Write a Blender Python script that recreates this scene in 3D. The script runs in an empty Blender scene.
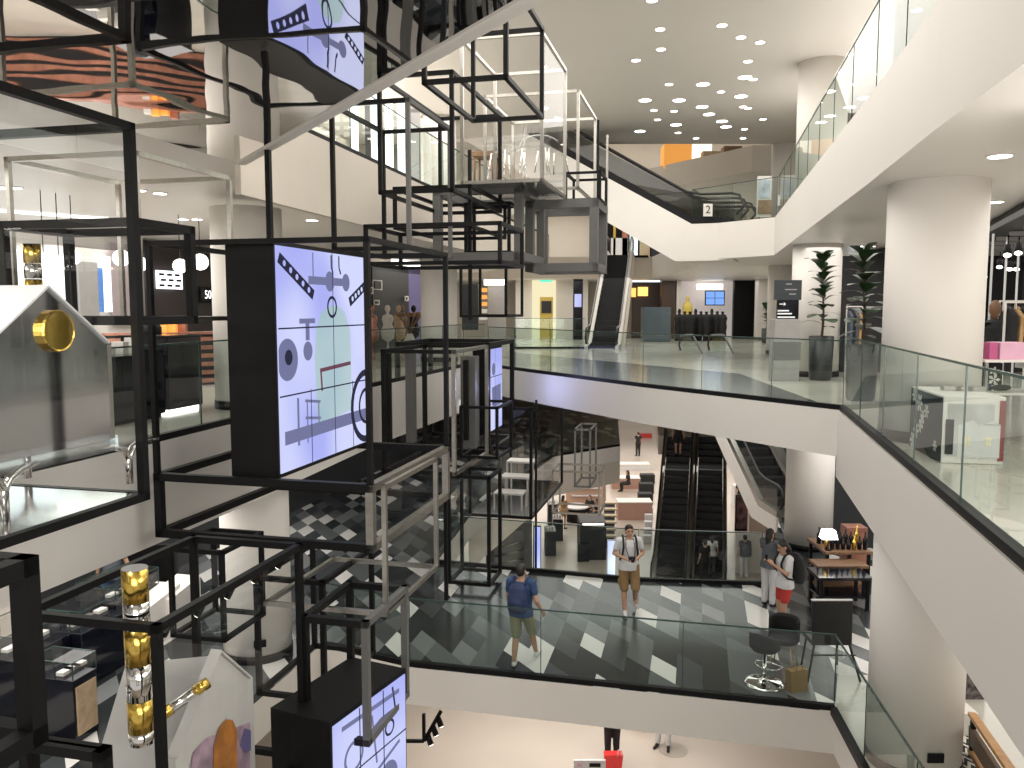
import bpy, bmesh, math, random
from mathutils import Vector, Matrix
random.seed(7)
C = bpy.context.scene.collection
F = 828.0
CAM = Vector((0, 0, 1.65))
TH = math.radians(5.2)
FW = Vector((0, math.cos(TH), -math.sin(TH))); UP = Vector((0, math.sin(TH), math.cos(TH)))
def ray(x, y): return FW + Vector((1, 0, 0)) * ((x-512)/F) + UP * (-(y-384)/F)
def at_z(x, y, z):
    d = ray(x, y); return CAM + d * ((z-CAM.z)/d.z)
def at_y(x, y, Y):
    d = ray(x, y); return CAM + d * (Y/d.y)
def proj(p):
    q = Vector(p)-CAM; k = q.dot(FW); return (512+F*q.x/k, 384-F*q.dot(UP)/k)
U = Vector((.235, .972, 0)).normalized(); V = Vector((U.y, -U.x, 0)); Z = Vector((0, 0, 1))
UA = math.atan2(U.y, U.x)
def solve(P, d, xt, hi=12.0):
    """distance along d from P at which the direction of sight reaches column xt"""
    lo = 0.0; s = proj(P)[0]; sg = 1 if xt > s else -1
    for _ in range(50):
        m = (lo+hi)/2
        if (proj(P+d*m)[0]-xt)*sg < 0: lo = m
        else: hi = m
    return lo

# ---------------------------------------------------------------- meshes
class MB:
    def __init__(s): s.v = []; s.f = []; s.m = []; s.mi = 0; s.sm = []
    def face(s, idx, smooth=False): s.f.append(tuple(idx)); s.m.append(s.mi); s.sm.append(smooth)
    def add(s, pts): 
        n = len(s.v); s.v += [tuple(p) for p in pts]; return n
    def quad(s, *pts):
        n = s.add(pts); s.face(range(n, n+len(pts))); return s
    def hexa(s, p):
        n = s.add(p)
        for q in ((0,3,2,1),(4,5,6,7),(0,1,5,4),(1,2,6,5),(2,3,7,6),(3,0,4,7)): s.face([n+i for i in q])
        return s
    def box(s, a, b):
        (x0,y0,z0),(x1,y1,z1) = a, b
        return s.hexa([(x0,y0,z0),(x1,y0,z0),(x1,y1,z0),(x0,y1,z0),(x0,y0,z1),(x1,y0,z1),(x1,y1,z1),(x0,y1,z1)])
    def obox(s, P, a, b, c):
        P = Vector(P); return s.hexa([P, P+a, P+a+b, P+b, P+c, P+a+c, P+a+b+c, P+b+c])
    def bar(s, p, q, w, h=None, up=Z):
        p, q = Vector(p), Vector(q); h = h or w; d = (q-p).normalized()
        if abs(d.dot(up)) > .95: up = U
        r = d.cross(up).normalized(); t = r.cross(d).normalized(); r = r*w/2; t = t*h/2
        return s.hexa([p-r-t, p+r-t, p+r+t, p-r+t, q-r-t, q+r-t, q+r+t, q-r+t])
    def prism(s, poly, z0, z1):
        k = len(poly); n = s.add([(p[0],p[1],z0) for p in poly]+[(p[0],p[1],z1) for p in poly])
        s.face([n+i for i in range(k)][::-1]); s.face([n+k+i for i in range(k)])
        for i in range(k):
            j = (i+1) % k; s.face((n+i, n+j, n+k+j, n+k+i))
        return s
    def ext(s, pts, d):
        """extrude any planar loop of points by d"""
        k = len(pts); d = Vector(d); n = s.add([Vector(p) for p in pts]+[Vector(p)+d for p in pts])
        s.face([n+i for i in range(k)][::-1]); s.face([n+k+i for i in range(k)])
        for i in range(k):
            j = (i+1) % k; s.face((n+i, n+j, n+k+j, n+k+i))
        return s
    def lathe(s, prof, c=(0,0,0), n=20, smooth=True, axis=None):
        c = Vector(c); ax = (axis or Z).normalized()
        e = Vector((1,0,0)) if abs(ax.x) < .9 else Vector((0,1,0))
        a = ax.cross(e).normalized(); b = ax.cross(a)
        base = len(s.v)
        for (r, z) in prof:
            for i in range(n):
                t = 2*math.pi*i/n; s.v.append(tuple(c+ax*z+a*(r*math.cos(t))+b*(r*math.sin(t))))
        for k in range(len(prof)-1):
            for i in range(n):
                j = (i+1) % n; s.face((base+k*n+i, base+k*n+j, base+(k+1)*n+j, base+(k+1)*n+i), smooth)
        s.face([base+i for i in range(n)][::-1]); s.face([base+(len(prof)-1)*n+i for i in range(n)])
        return s
    def cyl(s, p, q, r, r2=None, n=12):
        p, q = Vector(p), Vector(q); return s.lathe([(r,0),(r2 if r2 is not None else r,(q-p).length)], p, n, True, q-p)
    def tube(s, pts, r, n=8):
        pts = [Vector(p) for p in pts]; base = len(s.v); K = len(pts)
        rr = r if isinstance(r, (list, tuple)) else [r]*K
        prev = None
        for k in range(K):
            d = (pts[min(k+1,K-1)]-pts[max(k-1,0)]).normalized()
            if prev is None:
                e = Z if abs(d.z) < .9 else Vector((1,0,0)); a = d.cross(e).normalized()
            else: a = (prev-d*prev.dot(d)).normalized()
            prev = a; b = d.cross(a)
            for i in range(n):
                t = 2*math.pi*i/n; s.v.append(tuple(pts[k]+a*(rr[k]*math.cos(t))+b*(rr[k]*math.sin(t))))
        for k in range(K-1):
            for i in range(n):
                j = (i+1) % n; s.face((base+k*n+i, base+k*n+j, base+(k+1)*n+j, base+(k+1)*n+i), True)
        s.face([base+i for i in range(n)][::-1]); s.face([base+(K-1)*n+i for i in range(n)])
        return s
    def ball(s, c, rx, ry=None, rz=None, n=14, m=9, R=None):
        ry = ry or rx; rz = rz or rx; c = Vector(c); base = len(s.v); R = R or Matrix.Identity(3)
        for k in range(1, m):
            ph = math.pi*k/m
            for i in range(n):
                t = 2*math.pi*i/n
                s.v.append(tuple(c+R @ Vector((rx*math.sin(ph)*math.cos(t), ry*math.sin(ph)*math.sin(t), rz*math.cos(ph)))))
        top = s.add([c+R @ Vector((0,0,rz)), c-R @ Vector((0,0,rz))])
        for k in range(m-2):
            for i in range(n):
                j = (i+1) % n; s.face((base+k*n+i, base+(k+1)*n+i, base+(k+1)*n+j, base+k*n+j), True)
        for i in range(n):
            j = (i+1) % n; s.face((top, base+i, base+j), True); s.face((top+1, base+(m-2)*n+j, base+(m-2)*n+i), True)
        return s
    def build(s, name, mats, parent=None, bevel=0, mods=None):
        me = bpy.data.meshes.new(name); me.from_pydata(s.v, [], s.f)
        for m in (mats if isinstance(mats, (list, tuple)) else [mats]): me.materials.append(m)
        me.polygons.foreach_set('material_index', s.m); me.polygons.foreach_set('use_smooth', s.sm)
        bm = bmesh.new(); bm.from_mesh(me); bmesh.ops.recalc_face_normals(bm, faces=bm.faces[:]); bm.to_mesh(me); bm.free()
        me.update()
        o = bpy.data.objects.new(name, me); C.objects.link(o)
        if bevel:
            b = o.modifiers.new('edge', 'BEVEL'); b.width = bevel; b.segments = 2; b.limit_method = 'ANGLE'
        if parent is not None:
            o.parent = parent
            if parent.type == 'EMPTY' or parent.matrix_basis != Matrix.Identity(4):
                o.matrix_parent_inverse = wmat(parent).inverted()
        return o
def wmat(o):
    m = o.matrix_basis.copy()
    if o.parent: m = wmat(o.parent) @ o.matrix_parent_inverse @ m
    return m
def tag(o, label, cat, group=None, kind=None):
    o['label'] = label; o['category'] = cat
    if group: o['group'] = group
    if kind: o['kind'] = kind
    return o
def thing(name, label, cat, loc=(0,0,0), rz=0, group=None):
    o = bpy.data.objects.new(name, None); C.objects.link(o); o.empty_display_size = .1
    o.location = loc; o.rotation_euler = (0,0,rz); tag(o, label, cat, group); return o
def struct(o, name=None):
    o['kind'] = 'structure'; return o
def dup(root, loc=None, rz=None, label=None, group=None):
    r = root.copy(); C.objects.link(r)
    if loc is not None: r.location = loc
    if rz is not None: r.rotation_euler = (0,0,rz)
    if label: r['label'] = label
    if group: r['group'] = group
    for ch in list(root.children):
        c = ch.copy(); C.objects.link(c); c.parent = r
        for g in list(ch.children):
            d = g.copy(); C.objects.link(d); d.parent = c
    return r
# local build: verts in the thing's own frame
def lpart(mb, name, mats, parent, bevel=0):
    o = mb.build(name, mats, None, bevel); o.parent = parent; return o

# ---------------------------------------------------------------- materials
def newmat(name):
    m = bpy.data.materials.new(name); m.use_nodes = True; nt = m.node_tree; nt.nodes.clear()
    out = nt.nodes.new('ShaderNodeOutputMaterial'); return m, nt, out
def N(nt, t, **kw):
    n = nt.nodes.new(t)
    for k, v in kw.items(): setattr(n, k, v)
    return n
def pbr(name, col, rough=.5, metal=0, var=.04, scale=6, emit=None, estr=0, bump=0, spec=None, coat=0):
    m, nt, out = newmat(name); b = N(nt, 'ShaderNodeBsdfPrincipled')
    tc = N(nt, 'ShaderNodeTexCoord'); no = N(nt, 'ShaderNodeTexNoise'); no.inputs['Scale'].default_value = scale
    nt.links.new(tc.outputs['Object'], no.inputs['Vector'])
    r = N(nt, 'ShaderNodeValToRGB'); c = list(col)+[1]
    r.color_ramp.elements[0].position = .3; r.color_ramp.elements[1].position = .7
    r.color_ramp.elements[0].color = [max(0, x*(1-var)) for x in col]+[1]
    r.color_ramp.elements[1].color = [min(1, x*(1+var)) for x in col]+[1]
    nt.links.new(no.outputs['Fac'], r.inputs['Fac']); nt.links.new(r.outputs['Color'], b.inputs['Base Color'])
    b.inputs['Roughness'].default_value = rough; b.inputs['Metallic'].default_value = metal
    if spec is not None: b.inputs['Specular IOR Level'].default_value = spec
    if coat: b.inputs['Coat Weight'].default_value = coat
    if emit: b.inputs['Emission Color'].default_value = list(emit)+[1]; b.inputs['Emission Strength'].default_value = estr
    if bump:
        bp = N(nt, 'ShaderNodeBump'); bp.inputs['Strength'].default_value = bump; bp.inputs['Distance'].default_value = .02
        nt.links.new(no.outputs['Fac'], bp.inputs['Height']); nt.links.new(bp.outputs['Normal'], b.inputs['Normal'])
    nt.links.new(b.outputs['BSDF'], out.inputs['Surface']); return m
def emis(name, col, s):
    m, nt, out = newmat(name); e = N(nt, 'ShaderNodeEmission'); e.inputs['Color'].default_value = list(col)+[1]; e.inputs['Strength'].default_value = s
    nt.links.new(e.outputs['Emission'], out.inputs['Surface']); return m
def thin_glass(name, tint, refl=.9, ior=1.45, rough=.0):
    m, nt, out = newmat(name)
    tr = N(nt, 'ShaderNodeBsdfTransparent'); tr.inputs['Color'].default_value = list(tint)+[1]
    gl = N(nt, 'ShaderNodeBsdfGlossy'); gl.inputs['Color'].default_value = (refl, refl, refl, 1); gl.inputs['Roughness'].default_value = rough
    lw = N(nt, 'ShaderNodeLayerWeight'); lw.inputs['Blend'].default_value = .5
    pw = N(nt, 'ShaderNodeMath', operation='POWER'); pw.inputs[1].default_value = 4.2; nt.links.new(lw.outputs['Facing'], pw.inputs[0])
    ml = N(nt, 'ShaderNodeMath', operation='MULTIPLY_ADD'); ml.inputs[1].default_value = .5; ml.inputs[2].default_value = .045; nt.links.new(pw.outputs[0], ml.inputs[0])
    mx = N(nt, 'ShaderNodeMixShader'); nt.links.new(ml.outputs[0], mx.inputs[0])
    nt.links.new(tr.outputs[0], mx.inputs[1]); nt.links.new(gl.outputs[0], mx.inputs[2]); nt.links.new(mx.outputs[0], out.inputs['Surface'])
    return m
def mirror_mat(name, col=(.8,.8,.8), bump=.0, rough=.02):
    m, nt, out = newmat(name); gl = N(nt, 'ShaderNodeBsdfPrincipled'); gl.inputs['Base Color'].default_value = list(col)+[1]
    gl.inputs['Metallic'].default_value = 1; gl.inputs['Roughness'].default_value = rough
    if bump:
        tc = N(nt, 'ShaderNodeTexCoord'); no = N(nt, 'ShaderNodeTexNoise'); no.inputs['Scale'].default_value = .9; no.inputs['Detail'].default_value = 1
        nt.links.new(tc.outputs['Object'], no.inputs['Vector']); bp = N(nt, 'ShaderNodeBump'); bp.inputs['Strength'].default_value = bump; bp.inputs['Distance'].default_value = .05
        nt.links.new(no.outputs['Fac'], bp.inputs['Height']); nt.links.new(bp.outputs['Normal'], gl.inputs['Normal'])
    nt.links.new(gl.outputs[0], out.inputs['Surface']); return m
def cells(name, A, B, ramp, rough=.15, org=(0,0), grout=None):
    """floor of parallelogram tiles spanned by A and B, every tile one tone from ramp [(pos,col)...]"""
    m, nt, out = newmat(name); b = N(nt, 'ShaderNodeBsdfPrincipled'); g = N(nt, 'ShaderNodeNewGeometry')
    det = A[0]*B[1]-A[1]*B[0]
    def dotn(rx, ry):
        d = N(nt, 'ShaderNodeVectorMath', operation='DOT_PRODUCT'); d.inputs[1].default_value = (rx, ry, 0)
        nt.links.new(sub.outputs[0], d.inputs[0]); return d.outputs['Value']
    sub = N(nt, 'ShaderNodeVectorMath', operation='SUBTRACT'); sub.inputs[1].default_value = (org[0], org[1], 0); nt.links.new(g.outputs['Position'], sub.inputs[0])
    s = dotn(B[1]/det, -B[0]/det); t = dotn(-A[1]/det, A[0]/det)
    fl = []
    for q in (s, t):
        f = N(nt, 'ShaderNodeMath', operation='FLOOR'); nt.links.new(q, f.inputs[0]); fl.append(f.outputs[0])
    cm = N(nt, 'ShaderNodeCombineXYZ'); nt.links.new(fl[0], cm.inputs[0]); nt.links.new(fl[1], cm.inputs[1])
    wn = N(nt, 'ShaderNodeTexWhiteNoise', noise_dimensions='3D'); nt.links.new(cm.outputs[0], wn.inputs['Vector'])
    r = N(nt, 'ShaderNodeValToRGB'); r.color_ramp.interpolation = 'CONSTANT'
    while len(r.color_ramp.elements) < len(ramp): r.color_ramp.elements.new(.5)
    for e, (p, c) in zip(r.color_ramp.elements, ramp): e.position = p; e.color = list(c)+[1]
    nt.links.new(wn.outputs['Value'], r.inputs['Fac']); nt.links.new(r.outputs['Color'], b.inputs['Base Color'])
    b.inputs['Roughness'].default_value = rough; b.inputs['Specular IOR Level'].default_value = .30
    nt.links.new(b.outputs[0], out.inputs['Surface']); return m

M = {}
M['white'] = pbr('warm_white_plaster', (.78,.745,.70), .55, var=.015, scale=.6)
M['ceil'] = pbr('ceiling_plaster', (.74,.70,.64), .45, var=.03, scale=.25)
M['soffit'] = pbr('soffit_plaster', (.80,.77,.73), .4, var=.015, scale=.5)
M['cream'] = pbr('cream_wall', (.68,.62,.54), .6, var=.03, scale=.8)
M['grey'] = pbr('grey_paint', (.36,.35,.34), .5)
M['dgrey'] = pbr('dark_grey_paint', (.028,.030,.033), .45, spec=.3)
M['mgrey'] = pbr('frame_grey_paint', (.12,.118,.115), .5)
M['black'] = pbr('black_frame_metal', (.0045,.0045,.005), .5, var=.2, spec=.22)
M['gblack'] = pbr('gloss_black', (.006,.007,.012), .10, var=.2, spec=.35)
M['steel'] = pbr('brushed_steel', (.50,.48,.44), .30, 1, var=.08, scale=20)
M['chrome'] = mirror_mat('chrome', (.78,.77,.75), 0, .06)
M['mirror'] = mirror_mat('mirror_soffit', (.80,.78,.76), .17, .015)
M['smirror'] = mirror_mat('smoky_mirror', (.55,.55,.55), .05, .12)
M['gold'] = pbr('polished_gold', (.78,.54,.12), .22, 1, var=.05)
M['glass'] = thin_glass('balustrade_glass', (.80,.885,.855))
M['gedge'] = pbr('glass_edge_green', (.03,.065,.057), .15)
M['clear'] = thin_glass('clear_acrylic', (.93,.94,.94), .9)
M['smoke'] = thin_glass('smoky_glass', (.55,.56,.55), .9)
M['floor2'] = pbr('pale_stone_floor', (.52,.50,.44), .16, var=.10, scale=.7, spec=.5)
M['dfloor'] = pbr('dark_stone_strip', (.05,.058,.06), .16, var=.3, scale=2, spec=.22)
M['floor0'] = pbr('beige_stone_floor', (.50,.435,.37), .25, var=.06, scale=.4)
M['tile'] = cells('diamond_floor_tiles', (.315,-.53), (-.135,-.60), [(0,(.022,.026,.028)),(.30,(.050,.057,.06)),(.55,(.10,.11,.112)),(.74,(.17,.18,.18)),(.85,(.66,.65,.62))], .16, (1.924,15.47))
def zigzag(name):
    m, nt, out = newmat(name); b = N(nt, 'ShaderNodeBsdfPrincipled'); g = N(nt, 'ShaderNodeNewGeometry'); sp = N(nt, 'ShaderNodeSeparateXYZ'); nt.links.new(g.outputs['Position'], sp.inputs[0])
    def ma(op, a, v=None, c=None):
        n = N(nt, 'ShaderNodeMath', operation=op); nt.links.new(a, n.inputs[0])
        if v is not None:
            if isinstance(v, float): n.inputs[1].default_value = v
            else: nt.links.new(v, n.inputs[1])
        return n.outputs[0]
    t = ma('PINGPONG', sp.outputs[0], .075); q = ma('ADD', ma('MULTIPLY', sp.outputs[1], .55), t); f = ma('FRACT', ma('MULTIPLY', q, 11.0)); k = ma('GREATER_THAN', f, .5)
    r = N(nt, 'ShaderNodeValToRGB'); r.color_ramp.elements[0].color = (.02,.02,.02,1); r.color_ramp.elements[1].color = (.75,.72,.66,1); nt.links.new(k, r.inputs['Fac']); nt.links.new(r.outputs['Color'], b.inputs['Base Color'])
    b.inputs['Roughness'].default_value = .85; nt.links.new(b.outputs[0], out.inputs['Surface']); return m
M['chev'] = zigzag('black_white_rug_weave')
M['wood'] = pbr('oiled_wood', (.22,.12,.06), .45, var=.25, scale=9)
M['lwood'] = pbr('pale_wood', (.55,.40,.26), .5, var=.15, scale=8)
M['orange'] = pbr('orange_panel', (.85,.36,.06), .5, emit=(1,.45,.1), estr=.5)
M['copper'] = pbr('copper_strip', (.45,.20,.14), .3, .5, var=.2)
M['light'] = emis('warm_light', (1,.95,.86), 9)
M['globe'] = emis('globe_light', (1,.96,.9), 5)
M['panel'] = emis('white_light_panel', (.95,.97,1), 2.2)
M['strip'] = emis('strip_light', (1,.95,.88), 4)
M['leaf'] = pbr('fig_leaf', (.022,.05,.018), .35, var=.4, scale=12)
M['bark'] = pbr('bark', (.10,.07,.05), .8)
M['soil'] = pbr('soil', (.03,.022,.016), .9)
M['tread'] = pbr('escalator_steps', (.012,.012,.013), .55, var=.3, scale=30)
M['rubber'] = pbr('handrail_rubber', (.008,.008,.008), .35)
M['pink'] = pbr('pink_card', (.72,.42,.55), .5)
M['sign'] = pbr('sign_slate', (.035,.042,.05), .4)
M['signtxt'] = pbr('sign_lettering', (.75,.76,.76), .5, emit=(1,1,1), estr=.25)
M['red'] = pbr('red_cloth', (.55,.045,.035), .6)
M['skin'] = pbr('skin', (.50,.29,.19), .5, var=.06)
M['hair'] = pbr('black_hair', (.012,.010,.010), .5, var=.3)
M['tee'] = pbr('white_tshirt', (.66,.66,.66), .8)
M['khaki'] = pbr('khaki_cotton', (.27,.17,.075), .8, var=.12)
M['olive'] = pbr('pale_olive_cotton', (.30,.29,.19), .8, var=.08)
M['navy'] = pbr('blue_tshirt', (.028,.065,.17), .8, var=.1)
M['navy2'] = pbr('navy_backpack', (.02,.035,.10), .7, var=.15)
M['blackcloth'] = pbr('black_cloth', (.012,.012,.013), .75, var=.2)
M['greycloth'] = pbr('grey_cloth', (.10,.11,.125), .75, var=.2)
M['purple'] = pbr('purple_wall', (.16,.14,.32), .6)
M['screenbg'] = None
def screen_mat(name, c0, c1, s):
    m, nt, out = newmat(name); e = N(nt, 'ShaderNodeEmission'); tc = N(nt, 'ShaderNodeTexCoord'); no = N(nt, 'ShaderNodeTexNoise')
    no.inputs['Scale'].default_value = .7; no.inputs['Detail'].default_value = 1; nt.links.new(tc.outputs['Object'], no.inputs['Vector'])
    r = N(nt, 'ShaderNodeValToRGB'); r.color_ramp.elements[0].position = .35; r.color_ramp.elements[1].position = .65
    r.color_ramp.elements[0].color = list(c0)+[1]; r.color_ramp.elements[1].color = list(c1)+[1]
    nt.links.new(no.outputs['Fac'], r.inputs['Fac']); nt.links.new(r.outputs['Color'], e.inputs['Color']); e.inputs['Strength'].default_value = s
    nt.links.new(e.outputs[0], out.inputs['Surface']); return m
M['lilac'] = screen_mat('lilac_screen', (.42,.45,.92), (.66,.70,1.0), 1.0)
M['xgrey'] = emis('screen_mid_grey', (.20,.21,.38), .9)
M['xdark'] = emis('screen_dark', (.03,.03,.06), 1)
M['xred'] = emis('screen_maroon', (.16,.07,.10), 1)
M['xbag'] = screen_mat('screen_pale_green', (.42,.58,.66), (.55,.70,.74), .9)
def xy(p): return (p[0], p[1])
def slab(name, poly, z0, z1, mt, ms, mbm):
    mb = MB(); k = len(poly); n = mb.add([(p[0],p[1],z0) for p in poly]+[(p[0],p[1],z1) for p in poly])
    mb.mi = 2; mb.face([n+i for i in range(k)][::-1]); mb.mi = 0; mb.face([n+k+i for i in range(k)]); mb.mi = 1
    for i in range(k):
        j = (i+1) % k; mb.face((n+i, n+j, n+k+j, n+k+i))
    return struct(mb.build(name, [M[mt], M[ms], M[mbm]]))
def along(p, slope, Y): return (p[0]+slope*(Y-p[1]), Y)
Z1, Z2, Z3, Z0 = -4.3, 0.0, 4.3, -8.6
# edges of the voids, floor by floor
E2L = [xy(at_z(x, y, Z2)) for x, y in ((0,480),(143,446),(256,418),(369,388),(464,367))]
E2L = [along(E2L[0], .235, -4)] + E2L
E2B = [xy(at_z(x, y, Z2)) for x, y in ((486,366.5),(512,370),(640,387),(768,402),(838,410))]
E2R = [E2B[-1], xy(at_z(1024,575,Z2))]; E2R.append(along(E2R[1], .24, -4))
slab('floor_middle_left', E2L+[(-1.6,23.4),(-18,23.4),(-18,-4)], -1.26, 0, 'floor2', 'soffit', 'soffit')
slab('floor_middle_bridge', [(-18,23.4),(-1.6,23.4)]+E2B+[(20,E2B[-1][1]),(20,58),(-18,58)], -.77, 0, 'floor2', 'white', 'soffit')
slab('floor_middle_right', E2R+[(20,-4),(20,E2B[-1][1])], -1.1, 0, 'floor2', 'white', 'soffit')
slab('floor_middle_near', [(E2L[0][0],-4),along(E2L[1],.235,.2),along(E2R[1],.24,.2),(E2R[2][0],-4)], -.8, 0, 'floor2', 'white', 'soffit')
strip_far = [xy(at_z(x,y,0)) for x,y in ((740,374),(512,352.5))]
struct(MB().prism([(p[0],p[1]) for p in E2B[1:]]+[strip_far[0],strip_far[1]], .002, .008).build('floor_dark_strip', M['dfloor']))
# level above
ZM = 3.5
A0 = xy(at_z(0,92,ZM)); AC = xy(at_z(237,163,ZM)); B0 = xy(at_z(520,0,ZM))
Am = along(A0, (AC[0]-A0[0])/(AC[1]-A0[1]), -4)
Bm = along(B0, (B0[0]-AC[0])/(B0[1]-AC[1]), .6)
E3a = xy(at_z(296,133,Z3)); E3b = xy(at_z(423,185,Z3)); s3 = (E3b[0]-E3a[0])/(E3b[1]-E3a[1])
E3L = [(AC[0]+.01, AC[1]+.1), E3b, along(E3a, s3, 24), along(E3a, s3, 31)]
slab('floor_upper_left', E3L+[(-1.5,43),(-18,43),(-18,AC[1]+.1)], ZM, Z3, 'floor2', 'cream', 'soffit')
sk = MB()
for a,b in zip(E3L[:-1],E3L[1:]):
    a = Vector((a[0],a[1],3.12)); sk.obox(a, Vector((b[0],b[1],3.12))-a, Vector((-.08,.02,0)), Z*(ZM-3.12))
struct(sk.build('trim_3', M['cream']))
slab('floor_upper_left_near', [Am, AC, (AC[0],AC[1]+.1), (-18,AC[1]+.1), (-18,-4)], ZM, Z3, 'floor2', 'white', 'soffit')
mir = [Am, AC, Bm, (8,.6), (8,-4)]
slab('floor_upper_near', mir, ZM+.06, Z3, 'floor2', 'white', 'white')
mo = MB().prism(mir, ZM, ZM+.055).build('ceiling_mirror', M['mirror']); struct(mo)
d = (Vector((Bm[0],Bm[1],0))-Vector((AC[0],AC[1],0))); nrm = Vector((-d.y, d.x, 0)).normalized()*-1
tr = MB()
tr.obox((AC[0],AC[1],ZM-.02), d, Vector((.09,.06,0)), Vector((0,0,.82)))
struct(tr.build('trim_1', M['white']))
# fine joints across the mirror panels
E3R = [xy(at_z(x,y,Z3)) for x,y in ((940,0),(870,95),(775,217),(690,226))]
E3R = [along(E3R[0], .22, -4)] + E3R
slab('floor_upper_right', E3R+[(6.9,31),(7.2,43),(20,43),(20,-4)], 3.2, Z3, 'floor2', 'white', 'soffit')
slab('floor_upper_far', [(-18,43),(20,43),(20,58),(-18,58)], 3.2, Z3, 'floor2', 'cream', 'soffit')
struct(MB().prism([(-18,-4),(20,-4),(20,30.2),(-18,30.2)], 7.5, 7.7).build('ceiling', M['ceil']))
slab('floor_top_far', [(-18,47),(3.9,47),(10.3,36.2),(20,36.2),(20,58),(-18,58)], 7.5, 8.6, 'floor2', 'cream', 'soffit')
struct(MB().prism([(-18,30),(20,30),(20,58),(-18,58)], 12.4, 12.6).build('ceiling_top', M['ceil']))
# level below
P1a, P1b = xy(at_z(408,667,Z1)), xy(at_z(835,712,Z1))
R1 = xy(at_z(865,768,Z1)); R1m = along(R1, .13, 3)
FAR1 = [xy(at_z(639,580,Z1)), xy(at_z(437,562,Z1))]
L1far = [(-1.2,23.5),(1.7,33),(4.7,35.6)]
poly1 = [(-18,3), along((-3.4,14.15),.235,3), (-3.4,14.15), P1a, P1b, R1, R1m, (20,3), (20,58), (12,58), (11,45), (9.5,30), (7.4,22.5), (5.4,17.5)] + FAR1 + L1far + [(7.3,58),(-18,58)]
slab('floor_lower', poly1, -4.95, Z1, 'tile', 'white', 'soffit')
slab('floor_lower_landing', [(6.9,38.6),(11,38.6),(11.8,58),(9.9,58)], -5.2, Z1, 'floor2', 'cream', 'soffit')
struct(MB().prism([P1b,(5.3,13.0),(20,13.0),(20,3),R1m,R1], Z1+.002, Z1+.008).build('floor_pale_stone', M['floor2']))
struct(MB().prism([(-20,0),(32,0),(32,80),(-20,80)], Z0-.2, Z0).build('floor_ground', M['floor0']))
# lower fascia in cream under the far left gallery
struct(MB().obox((1.7,33,-5.9), Vector((3.0,2.6,0)), Vector((-.05,.06,0)), Vector((0,0,.96))).obox((-1.2,23.5,-5.9), Vector((2.9,9.5,0)), Vector((-.06,.02,0)), Vector((0,0,.96))).build('trim_2', M['cream']))
# walls
def wallline(name, off, y0, y1, z0, z1, m, t=.15):
    p = Vector((off+.2418*y0, y0, z0)); q = Vector((off+.2418*y1, y1, z0))
    return struct(MB().obox(p, q-p, -V*t, Z*(z1-z0)).build(name, M[m]))
wallline('wall_left', -15.1, -4, 30, 0, 3.5, 'white')
wallline('wall_left_far', -12.7, 28, 37, 0, 3.5, 'cream')
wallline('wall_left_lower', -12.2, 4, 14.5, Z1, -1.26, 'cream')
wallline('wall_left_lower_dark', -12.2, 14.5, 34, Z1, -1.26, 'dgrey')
wallline('wall_left_upper', -12.7, 8, 34, Z3, 7.5, 'cream')
struct(MB().box((-18,50,Z2),(20,50.2,3.2)).build('wall_back', M['cream']))
struct(MB().box((-18,50,Z3),(20,50.2,12.5)).build('wall_back_upper', M['cream']))
struct(MB().box((-18,57,Z1),(20,57.2,-.8)).build('wall_back_lower', M['cream']))
struct(MB().box((-20,78,Z0),(32,78.2,Z1)).build('wall_back_ground', M['cream']))
struct(MB().box((17,-4,Z0),(17.2,58,12.5)).build('wall_right', M['white']))
struct(MB().box((-18.2,-4,Z0),(-18,58,12.5)).build('wall_outer_left', M['white']))

# columns
def column(name, x, y, d, z0, z1, label=None):
    mb = MB(); mb.lathe([(d/2,z0+.14),(d/2,z1)], (x,y,0), 40); o = struct(mb.build(name, M['white']))
    b = MB(); b.lathe([(d/2+.012,z0+.002),(d/2+.012,z0+.14)], (x,y,0), 40); b.build('base_band', M['black'], o); return o
COLS = [(5.29,10.45,1.15),(7.45,20.4,1.15),(9.9,30.3,1.15),(-4.42,13.95,1.15),(-2.3,26.2,1.15)]
for i,(x,y,dm) in enumerate(COLS):
    for lv,(a,b) in enumerate(((Z1,-1.0),(Z2,3.3),(Z3,7.5))):
        if i == 4 and lv == 0: continue
        if i == 3 and lv == 2: continue
        o = column('column', x, y, dm, a, b)
        if i in (0, 3) and lv < 2:
            w = Vector((0,-1,0)) if i == 0 else Vector((.35,-.94,0)).normalized()
            c = Vector((x,y,a+.36)) + w*(dm/2-.03); t = Vector((-w.y,w.x,0))
            MB().obox(c-t*.10-Z*.06, t*.2, w*.045, Z*.12).build('socket_plate', M['black'], o)
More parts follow.
